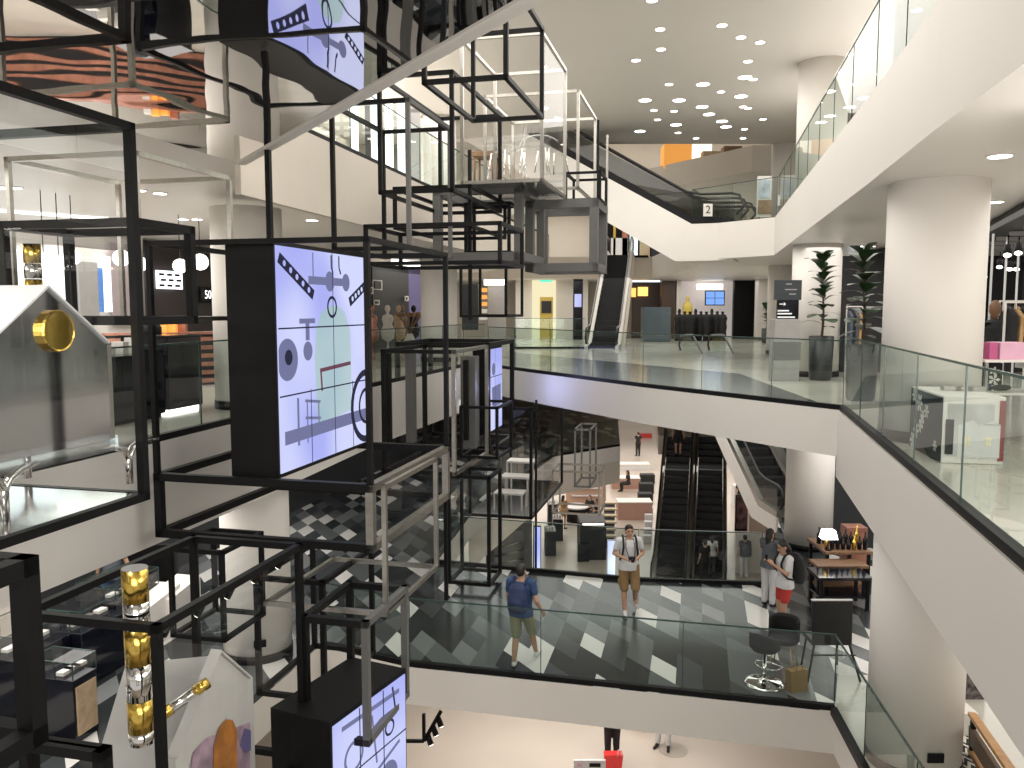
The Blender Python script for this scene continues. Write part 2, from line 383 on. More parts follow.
# balustrades
def railing(label, pts, z, h=1.2, group=None, inset=.07, panel=1.7, flip=1, bh=.12, cat='glass balustrade'):
    t = thing('glass_balustrade', label, cat, (pts[0][0],pts[0][1],z), 0, group)
    base = MB(); top = MB()
    for a, b in zip(pts[:-1], pts[1:]):
        a = Vector((a[0],a[1],z)); b = Vector((b[0],b[1],z)); dd = b-a; L = dd.length
        if L < .05: continue
        dd.normalize(); nn = Vector((-dd.y, dd.x, 0))*flip*inset; a = a+nn; b = b+nn
        base.bar(a+Z*(bh/2-.04), b+Z*(bh/2-.04), .09, bh); top.bar(a+Z*h, b+Z*h, .024, .02)
        k = max(1, round(L/panel))
        for i in range(k):
            p = a+(b-a)*(i/k)+dd*.008; q = a+(b-a)*((i+1)/k)-dd*.008
            g = MB(); g.quad(p+Z*.06, q+Z*.06, q+Z*(h-.012), p+Z*(h-.012)); g.mi = 1
            g.bar(p+dd*.0+Z*.06, p+Z*(h-.012), .012, .014)
            g.build('glass_panel', [M['glass'], M['gedge']], t)
    base.build('base_channel', M['black'], t); top.build('handrail', M['gedge'], t)
    return t
railing('glass balustrade with dark base along the left edge of the middle floor', E2L[1:]+[E2B[0]], Z2)
railing('long glass balustrade along the curved white bridge in the middle', E2B, Z2, h=1.13)
railing('glass balustrade on the white right gallery, nearest the display table', E2R, Z2)
railing('glass balustrade above the large white fascia at upper right', E3R[0:4], Z3, h=1.15, bh=.06, flip=-1)
railing('short glass balustrade beside the landing of the top escalators', E3R[3:]+[(6.3,28.2)], Z3, h=1.15, bh=.06, flip=-1)
railing('glass balustrade on the upper left gallery behind the cage frames', E3L, Z3, h=1.2)
railing('glass balustrade along the near edge of the diamond tiled floor', [(-3.4,14.15),P1a,P1b], Z1, h=1.15, panel=2.3)
railing('glass balustrade turning toward the viewer beside the lower right column', [P1b,R1,R1m], Z1, h=1.15, inset=-.02)
railing('glass balustrade along the far edge of the diamond tiled floor', [(5.4,17.5)]+FAR1, Z1, h=1.15, panel=2.3)
railing('glass balustrade on the lower left gallery edge beyond the cages', [FAR1[1]]+L1far, Z1, h=1.15)
railing('dark framed glass screen around the stair opening on the middle floor', [(4.6-4.5,38),(.1,34.2),(3.0,34.2)], Z2, h=1.25)
railing('far glass balustrade on the upper floor at the escalator head', [(7.0,43),(5.9,43)], Z3, h=1.1)
CAGE = {}
def cage(key, label, near, Y, xfar, xleft, mat='black', w=.06, right_mat=None, glass=(), floor=None, track=False, skip=(), thickface=None, kind='cage_frame'):
    """near=(x,ytop,ybot): the near right upright; the right face runs away along U, the near face runs left along -V"""
    x, yt, yb = near
    top = at_y(x if not isinstance(x, tuple) else x[0], yt, Y); bot = at_y(x if not isinstance(x, tuple) else x[1], yb, Y)
    zt, zb = top.z, bot.z; P = Vector(((top.x+bot.x)/2, Y, 0))
    mid = Vector((P.x, P.y, (zt+zb)/2))
    L = solve(mid, U, xfar); W = solve(mid, -V, xleft)
    o = Vector((P.x, P.y, zb)); H = zt-zb
    t = thing(kind, label, 'display cage', (P.x, P.y, zb), UA)
    c = {}
    for i in (0,1):
        for j in (0,1):
            for k in (0,1): c[i,j,k] = o + U*(L*i) - V*(W*j) + Z*(H*k)
    mb = MB(); rb = MB()
    def bar(a, b):
        tgt = rb if (right_mat and a[1] == 0 and b[1] == 0) else mb
        p, q = c[a], c[b]; dd = (q-p).normalized()
        tgt.bar(p-dd*w*.5, q+dd*w*.5, w)
    for j in (0,1):
        for k in (0,1):
            if ('u',j,k) not in skip: bar((0,j,k),(1,j,k))
    for i in (0,1):
        for k in (0,1):
            if ('v',i,k) not in skip: bar((i,0,k),(i,1,k))
    for i in (0,1):
        for j in (0,1):
            if ('z',i,j) not in skip: bar((i,j,0),(i,j,1))
    mb.build('frame', M[mat], t)
    if right_mat: rb.build('side_frame', M[right_mat], t)
    faces = {'R':[(0,0,0),(1,0,0),(1,0,1),(0,0,1)], 'L':[(0,1,0),(1,1,0),(1,1,1),(0,1,1)], 'N':[(0,0,0),(0,1,0),(0,1,1),(0,0,1)], 'F':[(1,0,0),(1,1,0),(1,1,1),(1,0,1)]}
    for g in glass:
        m = MB(); m.quad(*[c[q] for q in faces[g]]); m.build('glass_pane', M['clear'], t)
    if floor:
        MB().obox(c[0,1,0]-Z*.0+U*.0, U*L, V*W, Z*.03).build('floor_plate', M[floor], t)
    if track:
        p, q = c[0,0,1]-V*.06-Z*.05, c[1,0,1]-V*.06-Z*.05
        tb = MB().bar(p, q, .035); tb.build('lamp_track', M['black'], t)
        k = 5
        for i in range(k):
            s = p+(q-p)*((i+.5)/k); lm = MB().cyl(s-Z*.02, s-Z*.10-V*.05, .028, .034, 10).build('spot_lamp', M['black'], t)
            MB().cyl(s-Z*.101-V*.051, s-Z*.106-V*.054, .026, .026, 10).build('spot_lens', M['light'], lm)
    CAGE[key] = dict(o=o, L=L, W=W, H=H, c=c, t=t)
    return CAGE[key]

# the case at the left edge is known by its far right upright: step back along U to its near one
def cage_from_far(key, label, far, Y, back, xleft_far, **kw):
    x0, x1, yt, yb = far
    top, bot = at_y(x0, yt, Y), at_y(x1, yb, Y)
    P = Vector(((top.x+bot.x)/2, Y, 0)) - U*back
    def col(z): return proj(Vector((P.x, P.y, z)))
    a, b = col(top.z), col(bot.z)
    far_left = Vector(((top.x+bot.x)/2, Y, (top.z+bot.z)/2)); W = solve(far_left, -V, xleft_far)
    mid = Vector((P.x, P.y, (top.z+bot.z)/2)); xl = proj(mid - V*W)[0]; xf = proj(far_left)[0]
    return cage(key, label, ((a[0], b[0]), a[1], b[1]), P.y, xf, xl, **kw)
cage_from_far('A', 'large black glass case at the left edge holding the gabled mirror house', (131,142,127,496), 7.0, 3.0, -40, w=.07, glass='R', floor='smirror')
cage('B', 'thick black frame behind the mirror house gable, above the gold disc', ((134,137),222,321), 7.25, 191, 5, 'black', .075)
cage('C', 'upright brushed steel frame left of the big screen, above the balustrade', ((137,140),153,320), 8.3, 231, 12, 'steel', .05, skip=(('u',1,0),('v',0,0)))
cage('D', 'big black cage around the large screen, its upper storey', ((366,371),239,487), 9.0, 446, 153, 'black', .06)
cage('E', 'low black cage under the large screen with a steel right side', ((371,371),488,548), 9.0, 446, 160, 'black', .09, right_mat='steel')
cage('F', 'slim steel cage in front of the low black cage under the large screen', ((384,386),487,614), 8.5, 436, 265, 'steel', .05, glass='R', skip=(('v',0,1),('v',1,1),('u',1,1),('z',1,1),('z',0,1)))
cage('G', 'thick grey framed cage on top of the bottom centre screen', ((366,367),624,742), 8.0, 405, 306, 'black', .07, right_mat='mgrey')
cage('H', 'black glass case at the bottom left holding the gold banded column', ((158,166),628,905), 6.0, 301, 30, 'black', .065, glass='R', track=True)
cage_from_far('J', 'chunky black frame cut off by the lower left corner', (27,30,566,735), 4.2, 1.6, -60, w=.10)
cage('K', 'black frame rising from the bottom edge under the chunky corner frame', ((101,106),755,900), 4.6, 108, 30, 'black', .06)
cage('L', 'small chrome edged glass box behind the gold banded column', ((222,224),553,640), 9.0, 262, 172, 'black', .05, right_mat='black', glass='RN')
cage('M', 'steel sided cage left of the middle distance screen', ((454,454),352,474), 16.5, 487, 384, 'black', .08, right_mat='steel')
cage('N', 'tall black frame around the middle distance screen', ((488,488),345,452), 19.0, 512, 398, 'black', .10)
cage('O', 'small black cube frame in front of the middle distance screen', ((497,497),408,458), 18.0, 511, 461, 'black', .06)
cage('P', 'narrow black cage standing on the lower gallery below the small cube frame', ((489,489),478,585), 17.0, 500, 449, 'black', .07, glass='N')
cage('Q', 'glass cage with white shelving left of the far wire cubes', ((531,531),409,518), 21.0, 562, 470, 'black', .07, glass='NR')
cage('R', 'thin steel wire cube hanging over the ground floor counters', ((599,599),473,515), 26.0, 604, 553, 'steel', .06)
cage('S', 'second thin wire cube hanging behind the ground floor wire cube', ((590,590),430,487), 29.0, 596, 575, 'mgrey', .06)
cage('T', 'left one of the two grey thick framed cubes above the bridge', ((519,519),189,256), 16.0, 541, 438, 'mgrey', .16)
cage('U', 'right one of the two grey thick framed cubes above the bridge', ((594,594),203,267), 17.0, 603, 530, 'mgrey', .17)
cage('V', 'inner black frame nested inside the left grey thick framed cube', ((509,509),203,252), 16.4, 516, 466, 'black', .06)
cage('W', 'open black frame left of the left grey thick framed cube', ((470,470),186,226), 14.5, 505, 395, 'black', .06)
cage('X', 'tall frame with a grey right side before the upper gallery balustrade', ((408,409),100,248), 12.0, 450, 333, 'black', .06, right_mat='mgrey')
cage('Y', 'black frame under the diagonal mirror edge with the lowest crossbar', ((506,506),-30,77), 11.6, 542, 424, 'black', .065)
cage('Z', 'black frame holding the wooden stool at the upper gallery', ((452,452),72,190), 13.5, 500, 380, 'black', .065)
cage('a', 'tall steel frame of clear plastic furniture below the ceiling', ((542,542),33,180), 15.0, 565, 462, 'steel', .06, glass='R', floor='smirror')
cage('b', 'farther steel frame below the ceiling with one black upright', ((578,578),91,188), 18.0, 595, 485, 'steel', .06)
cage('c', 'small black frame on top of the right grey thick framed cube', ((600,600),172,199), 17.2, 606, 566, 'black', .05)
cage('d', 'low black frame left of the bridge, over the shop shelves', ((506,506),264,316), 19.0, 522, 461, 'black', .06)
cage('e', 'wide black frame above the big screen reaching to the upper gallery fascia', ((500,500),223,262), 13.0, 522, 366, 'black', .06)
cage('g', 'flat black frame on the lower gallery tiles below the steel cage', ((322,325),583,700), 9.6, 372, 258, 'black', .06)

# uprights that carry the cages from floor to floor
def post(label, x, yt, yb, Y, w=.05, m='black'):
    a, b = at_y(x, yt, Y), at_y(x, yb, Y); a.x = b.x = (a.x+b.x)/2
    o = MB().bar((a.x,a.y,b.z), (a.x,a.y,a.z), w).build('hanging_post', M[m]); tag(o, label, 'post'); return o
post('black upright left of the big screen crossing the white fascia', 269, 150, 240, 9.8, .06)
post('slim black upright between the two storeys right of the big screen', 446, 500, 600, 11.6, .05)
post('thin steel upright hanging by the upper escalator foot', 607, 135, 220, 21, .05, 'steel')
post('thin black upright hanging just left of the upper escalators', 598, 120, 200, 20.5, .05)
post('long black upright through the left grey cube', 470, 150, 320, 18, .07)
post('thin black upright in front of the glass cage of white shelving', 536, 400, 585, 20, .05)

post('thick black upright at the left of the steel sided cage', 387, 350, 446, 17.2, .16)
post('wide grey upright second from the left in the steel sided cage', 411, 352, 442, 17.6, .18, 'mgrey')
post('slim black upright third from the left in the steel sided cage', 424, 350, 440, 17.4, .06)
post('wide dark grey upright beside the middle distance screen', 470, 356, 447, 18.6, .34, 'mgrey')
post('wide black upright inside the wide dark grey one', 466, 360, 440, 18.3, .10)
# screens -------------------------------------------------------------
def screen(label, near, Y, xfar, thick, art, dr=None):
    U = Vector((dr,1,0)).normalized() if dr else globals()['U']; V = Vector((U.y,-U.x,0)); UA = math.atan2(U.y,U.x)
    x0, x1, yt, yb = near
    a, b = at_y(x0, yt, Y), at_y(x1, yb, Y); P = Vector(((a.x+b.x)/2, Y, b.z)); H = a.z-b.z
    L = solve(P+Z*(H/2), U, xfar)
    t = thing('video_screen', label, 'screen', tuple(P), UA)
    MB().obox(P-V*thick-U*.03-Z*.05, U*(L+.06), V*(thick-.012), Z*(H+.10)).build('housing', M['black'], t)
    pn = MB().obox(P-V*.012, U*L, V*.012, Z*H).build('display_panel', M['lilac'], t)
    def q(s, h, d=.002):
        s = min(max(s,0),1); h = min(max(h,0),1); return P+U*(L*s)+Z*(H*h)+V*d
    art(t, q, L, H)
    return P, L, H
def disc(mb, q, s, h, r, L, H, d=.002, n=24, r2=0):
    pts = [q(s+r*math.cos(2*math.pi*i/n)*H/L, h+r*math.sin(2*math.pi*i/n), d) for i in range(n)]
    if not r2: mb.quad(*pts)
    else:
        ins = [q(s+r2*math.cos(2*math.pi*i/n)*H/L, h+r2*math.sin(2*math.pi*i/n), d) for i in range(n)]
        k = mb.add(pts+ins)
        for i in range(n): j = (i+1) % n; mb.face((k+i, k+j, k+n+j, k+n+i))
def line(mb, q, pts, w, L, H, d=.003):
    for (s0,h0),(s1,h1) in zip(pts[:-1], pts[1:]):
        dx, dy = (s1-s0)*L, (h1-h0)*H; l = math.hypot(dx,dy) or 1; nx, ny = -dy/l*w/2/L, dx/l*w/2/H
        mb.quad(q(s0+nx,h0+ny,d), q(s1+nx,h1+ny,d), q(s1-nx,h1-ny,d), q(s0-nx,h0-ny,d))
def seams(t, q, L, H, cols, rows):
    mb = MB()
    for r in rows: line(mb, q, [(0,r),(1,r)], .018, L, H, .006)
    for (s,h0,h1) in cols: line(mb, q, [(s,h0),(s,h1)], .018, L, H, .006)
    mb.build('panel_seams', M['xdark'], t)
def chain(mb, q, a, b, L, H):
    n = 7; (s0,h0),(s1,h1) = a, b
    line(mb, q, [a,b], .13, L, H, .003)
def xray(t, q, L, H):
    bag = MB()
    prof = [(.36,.16),(.35,.50),(.37,.62),(.42,.70),(.50,.74),(.62,.74),(.70,.71),(.76,.62),(.77,.50),(.76,.20)]
    bag.quad(*[q(s,h,.002) for s,h in prof]); bag.build('bag_picture', M['xbag'], t)
    g = MB(); disc(g,q,.08,.50,.095,L,H,.003); disc(g,q,.28,.53,.045,L,H,.003); line(g,q,[(.28,.58),(.28,.67)],.10,L,H)
    line(g,q,[(.20,.67),(.36,.67)],.06,L,H); line(g,q,[(.30,.86),(.72,.86)],.10,L,H); disc(g,q,.53,.86,.05,L,H,.004); disc(g,q,.72,.86,.045,L,H,.004)
    line(g,q,[(.35,.99),(.35,.87)],.03,L,H); line(g,q,[(.17,.32),(.17,.10)],.05,L,H); line(g,q,[(.24,.30),(.40,.28)],.035,L,H); line(g,q,[(.24,.22),(.40,.20)],.035,L,H); line(g,q,[(.26,.30),(.26,.10)],.03,L,H); line(g,q,[(.38,.28),(.38,.14)],.03,L,H)
    line(g,q,[(.04,.15),(.98,.155)],.16,L,H,.0025); g.build('wheel_picture', M['xgrey'], t)
    for a_, b_ in (((.02,.95),(.35,.79)),((.76,.76),(.99,.86))):
        k = MB(); chain(k,q,a_,b_,L,H); k.build('chain_picture', M['xdark'], t)
    k = MB(); disc(k,q,.96,.20,.20,L,H,.004,28,.165); k.build('tyre_picture', M['xdark'], t)
    k = MB(); disc(k,q,.96,.20,.10,L,H,.004,24,.08); k.build('rim_picture', M['xdark'], t)
    k = MB(); line(k,q,[(.55,.99),(.55,.93),(.57,.90),(.54,.87)],.035,L,H); k.build('hook_picture', M['xdark'], t)
    k = MB(); line(k,q,[(.64,.99),(.64,.93),(.66,.90)],.035,L,H); k.build('hook_picture', M['xdark'], t)
    k = MB(); disc(k,q,.55,.735,.055,L,H,.004,20,.04); k.build('ring_picture', M['xdark'], t)
    k = MB(); disc(k,q,.09,.51,.035,L,H,.005,20); k.build('hub_picture', M['xdark'], t)
    lk = MB()
    for a,b in (((.04,.94),(.33,.80)),((.78,.77),(.98,.855))):
        for i in range(5):
            u = (i+.5)/5; disc(lk,q,a[0]+(b[0]-a[0])*u,a[1]+(b[1]-a[1])*u,.014,L,H,.006,8)
    lk.build('chain_holes', M['lilac'], t)
    r = MB(); line(r,q,[(.40,.43),(.76,.445)],.05,L,H,.005); line(r,q,[(.41,.43),(.42,.33)],.045,L,H,.005); r.build('strap_picture', M['xred'], t)
    seams(t,q,L,H,[(.56,0,1),(.30,0,.35),(.78,0,.35)],[.34,.64])
def art2(t, q, L, H):
    g = MB(); disc(g,q,.25,.75,.09,L,H,.003,24,.07); line(g,q,[(.1,.95),(.9,.93)],.05,L,H); line(g,q,[(.3,.5),(.9,.62)],.04,L,H); disc(g,q,.72,.45,.10,L,H,.003); line(g,q,[(.5,.9),(.56,.6)],.03,L,H); g.build('wheel_picture', M['xgrey'], t)
    k = MB(); disc(k,q,.75,.75,.05,L,H,.004,20,.035); line(k,q,[(.8,.98),(.85,.8)],.03,L,H); k.build('chain_picture', M['xdark'], t)
    seams(t,q,L,H,[(.33,0,1),(.66,0,1)],[.33,.66])
def art3(t, q, L, H):
    g = MB(); line(g,q,[(.3,.4),(.9,.42)],.5,L,H); disc(g,q,.4,.75,.08,L,H,.003); g.build('wheel_picture', M['xgrey'], t); seams(t,q,L,H,[(.5,0,1)],[.33,.66])
screen('large screen of a see-through bag and chains, high in the big cage', (275,282,245,474), 9.4, 368, .62, xray)
screen('screen of pale wheels tilted into the bottom centre cage', (334,336,727,905), 7.7, 406, .75, art2, .469)
screen('narrow bluish screen in the middle distance, left of the bridge', (487,488,350,433), 19.2, 502, .35, art3)
def wall_at(x, off):   # where a line of sight meets a wall running along U
    k = (x-512)/F; Y = off/(k-.2418); return Vector((k*Y, Y, 0))
def zat(y, Y): return at_y(512, y, Y).z
def on_wall(mb, x0, x1, y0, y1, off, t=.05):
    a, b = wall_at(x0, off), wall_at(x1, off); Ym = (a.y+b.y)/2
    z1, z0 = zat(y0, Ym), zat(y1, Ym)
    mb.obox(Vector((a.x,a.y,z0))+V*.01, b-a, V*t, Z*(z1-z0)); return mb, a, b, z0, z1
def front(mb, x0, x1, y0, y1, Y, dp=.3):
    a, b = at_y(x0, y1, Y), at_y(x1, y0, Y); mb.box((a.x, Y, a.z), (b.x, Y+dp, b.z)); return a, b
def simple(name, label, cat, mb, m, group=None, bevel=0):
    return tag(mb.build(name, m, None, bevel), label, cat, group)
# --- shop on the middle floor, left: slatted copper wall, globes, counters
CL = [at_y(x, 400, Y) for x, Y in ((-20,16.65),(40,16.75),(110,17.0),(170,17.4),(216,18.1))]
for p in CL: p.z = 0
t = thing('slatted_counter', 'low copper brown slatted counter curving along the left shop', 'counter', tuple(CL[2]))
def ribbon(mb, off, z0, z1, th):
    for a, b in zip(CL[:-1], CL[1:]):
        o = Vector((0,-off,0)); mb.obox(a+o+Z*z0, b-a, Vector((0,th,0)), Z*(z1-z0))
    return mb
ribbon(MB(), 0, 0, 1.10, .3).build('backing', M['dgrey'], t)
for i in range(6): ribbon(MB(), .05, .05+i*.18, .14+i*.18, .05).build('slat', M['copper'], t)
ribbon(MB(), .08, 1.10, 1.15, .42).build('counter_top', M['copper'], t)
mb, *_ = on_wall(MB(), -30, 76, 250, 326, -15.0); simple('light_wall', 'large glowing white wall panel in the left shop behind the gold column top', 'light panel', mb, M['panel'])
mb, *_ = on_wall(MB(), 80, 99, 262, 318, -15.0); simple('partition', 'plain grey wall panel in the left shop between two black uprights', 'panel', mb, M['grey'])
mb, *_ = on_wall(MB(), 99, 104, 268, 312, -15.0); simple('banner', 'narrow blue banner on the left shop wall', 'banner', mb, pbr('blue_banner', (.08,.20,.50), .5, emit=(.1,.3,.8), estr=.3))
mb, *_ = on_wall(MB(), 104, 112, 256, 312, -15.0); simple('light_wall', 'narrow pale blue glowing strip beside the blue banner', 'light panel', mb, M['panel'])
mb, *_ = on_wall(MB(), 113, 140, 244, 326, -15.0, .03); simple('partition', 'mauve grey wall panel under the fourth globe lamp', 'panel', mb, pbr('mauve_panel', (.40,.34,.34), .5))
mb, *_ = on_wall(MB(), 141, 216, 244, 332, -15.0, .03); simple('partition', 'dark brown wall behind the menu board in the left shop', 'panel', mb, pbr('dark_brown_panel', (.035,.026,.026), .4))
t = thing('menu_board', 'white lit menu board with dark rows on the dark brown shop wall', 'board', tuple(wall_at(170,-12.4)), UA)
mb, a, b, z0, z1 = on_wall(MB(), 158, 183, 271, 289, -14.85); mb.build('board', M['panel'], t)
rw = MB()
for i in range(3):
    for j in range(3):
        rw.obox(Vector((a.x,a.y,z0))+(b-a)*(.06+.31*j+.06*(i%2))+Z*((z1-z0)*(.12+.3*i))+V*.065, (b-a)*.2, V*.006, Z*((z1-z0)*.13))
rw.build('menu_rows', M['black'], t)
t = thing('sale_sign', 'white number sign on the dark shop wall beside the left column', 'sign', tuple(wall_at(207,-12.4)), UA)
mb, a, b, z0, z1 = on_wall(MB(), 202, 217, 287, 303, -14.85, .02); mb.build('backing', M['black'], t)
def text(body, size, loc, xdir, updir, m, name='lettering', parent=None):
    cu = bpy.data.curves.new(name, 'FONT'); cu.body = body; cu.size = size; cu.extrude = .002; cu.align_x = 'CENTER'; cu.align_y = 'CENTER'
    cu.materials.append(m); o = bpy.data.objects.new(name, cu); C.objects.link(o)
    x = Vector(xdir).normalized(); y = Vector(updir).normalized(); z = x.cross(y)
    mt = Matrix((x,y,z)).transposed().to_4x4(); mt.translation = Vector(loc); o.matrix_basis = mt
    bpy.context.view_layer.update(); me = bpy.data.meshes.new_from_object(o.evaluated_get(bpy.context.evaluated_depsgraph_get()))
    bpy.data.objects.remove(o); o = bpy.data.objects.new(name, me); C.objects.link(o); o.matrix_basis = mt
    if parent: o.parent = parent; o.matrix_parent_inverse = wmat(parent).inverted()
    return o
p = wall_at(208,-14.75); text('50', .34, Vector((p.x,p.y,zat(295,p.y)))+V*.06, U, Z, M['panel'], 'lettering', t)
i = 0
for x, y, r in ((48,260,7),(63,263,7),(77,257,7.5),(125,258,8.2),(144,264,7),(183,266,7),(203,262,8)):
    p = wall_at(x, -10.6); R = r*p.y/F; z = zat(y, p.y)
    lab = ('globe lamp hanging before the glowing white panel, nearest the gold column','globe lamp hanging lowest before the glowing white panel','globe lamp hanging behind the left upright of the thick black frame','globe lamp hanging over the mauve grey wall panel','globe lamp half hidden behind the black glass case upright','globe lamp hanging before the menu board','globe lamp hanging next to the left column, above the number sign')[i]; i += 1
    t = thing('globe_pendant', lab, 'lamp', (p.x,p.y,z), 0, 'globe lamps of the left shop')
    MB().ball((p.x,p.y,z), R).build('globe_shade', M['globe'], t); MB().cyl((p.x,p.y,z+R*.97), (p.x,p.y,3.5), .008, n=6).build('cord', M['black'], t)
def counter(label, xn, yb, xf, h, dep, parts):
    P = at_z(xn, yb, 0); L = solve(P+Z*.1, U, xf); t = thing('shop_counter', label, 'counter', tuple(P), UA)
    MB().obox(P-V*dep+Z*.06, U*L, V*dep, Z*(h-.06)).build('body', M['gblack'], t, .01)
    MB().obox(P-V*(dep-.05)+U*.05, U*(L-.1), V*(dep-.1), Z*.06).build('plinth', M['strip'] if parts else M['black'], t)
    MB().obox(P-V*(dep+.02)-U*.02+Z*h, U*(L+.04), V*(dep+.04), Z*.03).build('counter_top', M['gblack'], t)
    return P, L, t
P, L, t = counter('long glossy navy black shop counter behind the mirror house', 108, 428, 166, .95, .9, False)
for k in range(4):
    simple('display_stand', ('small white product stand on the long black counter, nearest the house','white product box second along the long black counter','white product stand third along the long black counter','tall white product stand at the far end of the long black counter')[k], 'display stand', MB().obox(P-V*.5+U*(L*(.15+.22*k))+Z*.982, U*.12, V*.2, Z*(.08+.05*k)), M['white'], 'product stands on the black counter')
P, L, t = counter('tall glossy black cabinet beside the left column', 170, 414, 203, 1.2, .85, True)
simple('goods_box', 'dark round topped box on the tall glossy black cabinet', 'box', MB().lathe([(.16,0),(.16,.12),(.12,.18),(0.02,.2)], P-V*.4+U*.15+Z*1.235, 16), M['blackcloth'])
for k,(x,Y,c) in enumerate(((152,17.4,'white'),(159,17.45,'orange'),(168,17.55,'orange'),(178,17.75,'copper'))):
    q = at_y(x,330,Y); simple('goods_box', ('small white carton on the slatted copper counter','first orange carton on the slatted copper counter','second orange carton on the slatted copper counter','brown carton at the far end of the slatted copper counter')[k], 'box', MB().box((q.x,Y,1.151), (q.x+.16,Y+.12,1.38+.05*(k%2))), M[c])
t = struct(MB().obox(at_z(-30,210,3.47), at_z(98,219.5,3.47)-at_z(-30,210,3.47), V*.25, Z*.03).build('ceiling_light_strip', M['strip']))
# wall further back on the left: dark wall with picture frames, purple wall
wallp = -12.6
mb, *_ = on_wall(MB(), 372, 408, 268, 352, wallp); simple('partition', 'charcoal wall hung with small white picture frames, right of the big screen', 'panel', mb, M['dgrey'])
mb, *_ = on_wall(MB(), 408, 420, 268, 352, wallp); simple('partition', 'purple wall strip beside the cream column', 'panel', mb, M['purple'])
for k,(x0,x1,y0,y1) in enumerate(((373,382,280,290),(368.5,373,287,294),(374,379,300,305),(405,408,296,301))):
    t = thing('picture_frame', ('largest white picture frame on the charcoal wall','white picture frame half hidden by the big screen','small white picture frame low on the charcoal wall','tiny white picture frame next to the purple wall strip')[k], 'picture', tuple(wall_at(x0,wallp)), 0)
    mb, a, b, z0, z1 = on_wall(MB(), x0, x1, y0, y1, wallp+.15, .04); mb.build('frame', M['white'], t)
    mb, *_ = on_wall(MB(), x0+1.2, x1-1.2, y0+1.2, y1-1.2, wallp+.18, .05); mb.build('picture', M['dgrey'], t)
mb, *_ = on_wall(MB(), 392, 421, 261, 266, wallp+.6); simple('light_strip', 'white light strip near the ceiling left of the cream column', 'light', mb, M['strip'])
for k,(x,y0,c) in enumerate(((372,300,'copper'),(388,293,'white'),(399,296,'lwood'),(402,300,'wood'),(414,305,'blackcloth'))):
    q = wall_at(x, -11.2); h = zat(y0,q.y)
    simple('clothes_form', ('brown draped dress form right of the big screen','pale draped dress form before the charcoal wall','tan draped dress form second before the charcoal wall','brown draped dress form near the purple wall strip','black draped dress form under the purple wall strip')[k], 'dress form', MB().lathe([(.14,0),(.05,.05),(.03,.5),(.20,.62),(.24,.9),(.15,1.1),(.20,1.3),(.16,1.42),(.05,1.46),(.05,1.52),(.09,1.60),(.095,1.68),(.06,1.76),(.01,1.78)], (q.x,q.y,0), 14), M[c])
q = at_z(410, 357, 0); t = thing('vase', 'white vase with brown dried stems on the floor by the glass balustrade', 'vase', tuple(q))
MB().lathe([(.10,0),(.20,.25),(.22,.5),(.12,.75),(.10,.8)], q, 16).build('vase_body', M['white'], t)
st = MB()
for k in range(14):
    an = k*2.4; st.tube([q+Z*.7, q+Z*1.1+Vector((math.cos(an),math.sin(an),0))*.15, q+Z*(1.35+.2*random.random())+Vector((math.cos(an),math.sin(an),0))*.4], .012, 5); st.ball(q+Z*1.45+Vector((math.cos(an),math.sin(an),0))*.38, .09, n=6, m=4)
st.build('dried_stems', M['wood'], t)
# --- far shops on the middle floor, behind the bridge
def block(name, label, cat, x0, x1, y0, y1, Y, m, dp=.3, group=None):
    mb = MB(); front(mb, x0, x1, y0, y1, Y, dp); return simple(name, label, cat, mb, m, group)
block('partition', 'dark shelving tower beside the cream column, far left shop', 'shelf', 462, 478, 284, 330, 36, M['dgrey'], .6)
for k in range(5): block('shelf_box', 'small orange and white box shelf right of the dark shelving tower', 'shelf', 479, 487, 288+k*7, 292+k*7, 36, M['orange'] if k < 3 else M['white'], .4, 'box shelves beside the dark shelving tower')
block('light_sign', 'white glowing sign bar above the far grey wall', 'sign', 484, 505, 279.5, 285, 36, M['strip'])
block('partition', 'pale grey wall under the white glowing sign bar', 'wall panel', 488, 506, 286, 340, 37, M['grey'])
struct(MB().box((.2,46,0),(4.2,46.2,3.2)).build('wall_far', M['white']))
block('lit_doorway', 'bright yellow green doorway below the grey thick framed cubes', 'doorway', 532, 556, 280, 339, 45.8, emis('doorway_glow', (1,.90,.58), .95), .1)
t = thing('exit_sign', 'small green lit exit sign above the bright doorway', 'sign', tuple(at_y(546,280,45.6)))
m_ = MB(); front(m_, 540, 552, 276.5, 282, 45.6, .08); m_.build('sign_box', emis('exit_green', (.1,.75,.5), 1.5), t)
t = thing('kiosk', 'yellow vending kiosk in the bright doorway', 'kiosk', tuple(at_y(546,338,45.2)))
m_ = MB(); front(m_, 540, 553, 297, 339, 45, .5); m_.build('body', pbr('yellow_paint', (.62,.45,.08), .4), t)
m_ = MB(); front(m_, 541.5, 551.5, 301, 313, 44.94, .05); m_.build('kiosk_window', M['dgrey'], t)
t = thing('totem', 'slim black advertising totem left of the middle escalator', 'totem', tuple(at_y(578,338,44)))
m_ = MB(); front(m_, 573, 583, 279, 339.7, 44, .3); m_.build('body', M['gblack'], t)
m_ = MB(); front(m_, 574.5, 581.5, 294, 307, 43.95, .04); m_.build('display_panel', M['lilac'], t)
block('shop_interior', 'dark brown shop front right of the middle escalator', 'shop front', 632, 661, 282, 340, 47, pbr('shop_brown', (.05,.03,.022), .5), .3)
block('shop_pillar', 'brown wooden pillar between the two far shop fronts', 'pillar', 661, 675, 281, 340, 45.5, pbr('pillar_brown', (.07,.042,.028), .4), .6)
block('light_box', 'orange yellow lit menu box in the dark brown shop front', 'light box', 638, 648, 287, 296, 46.9, emis('amber_box', (1,.55,.15), 2.0), .1)
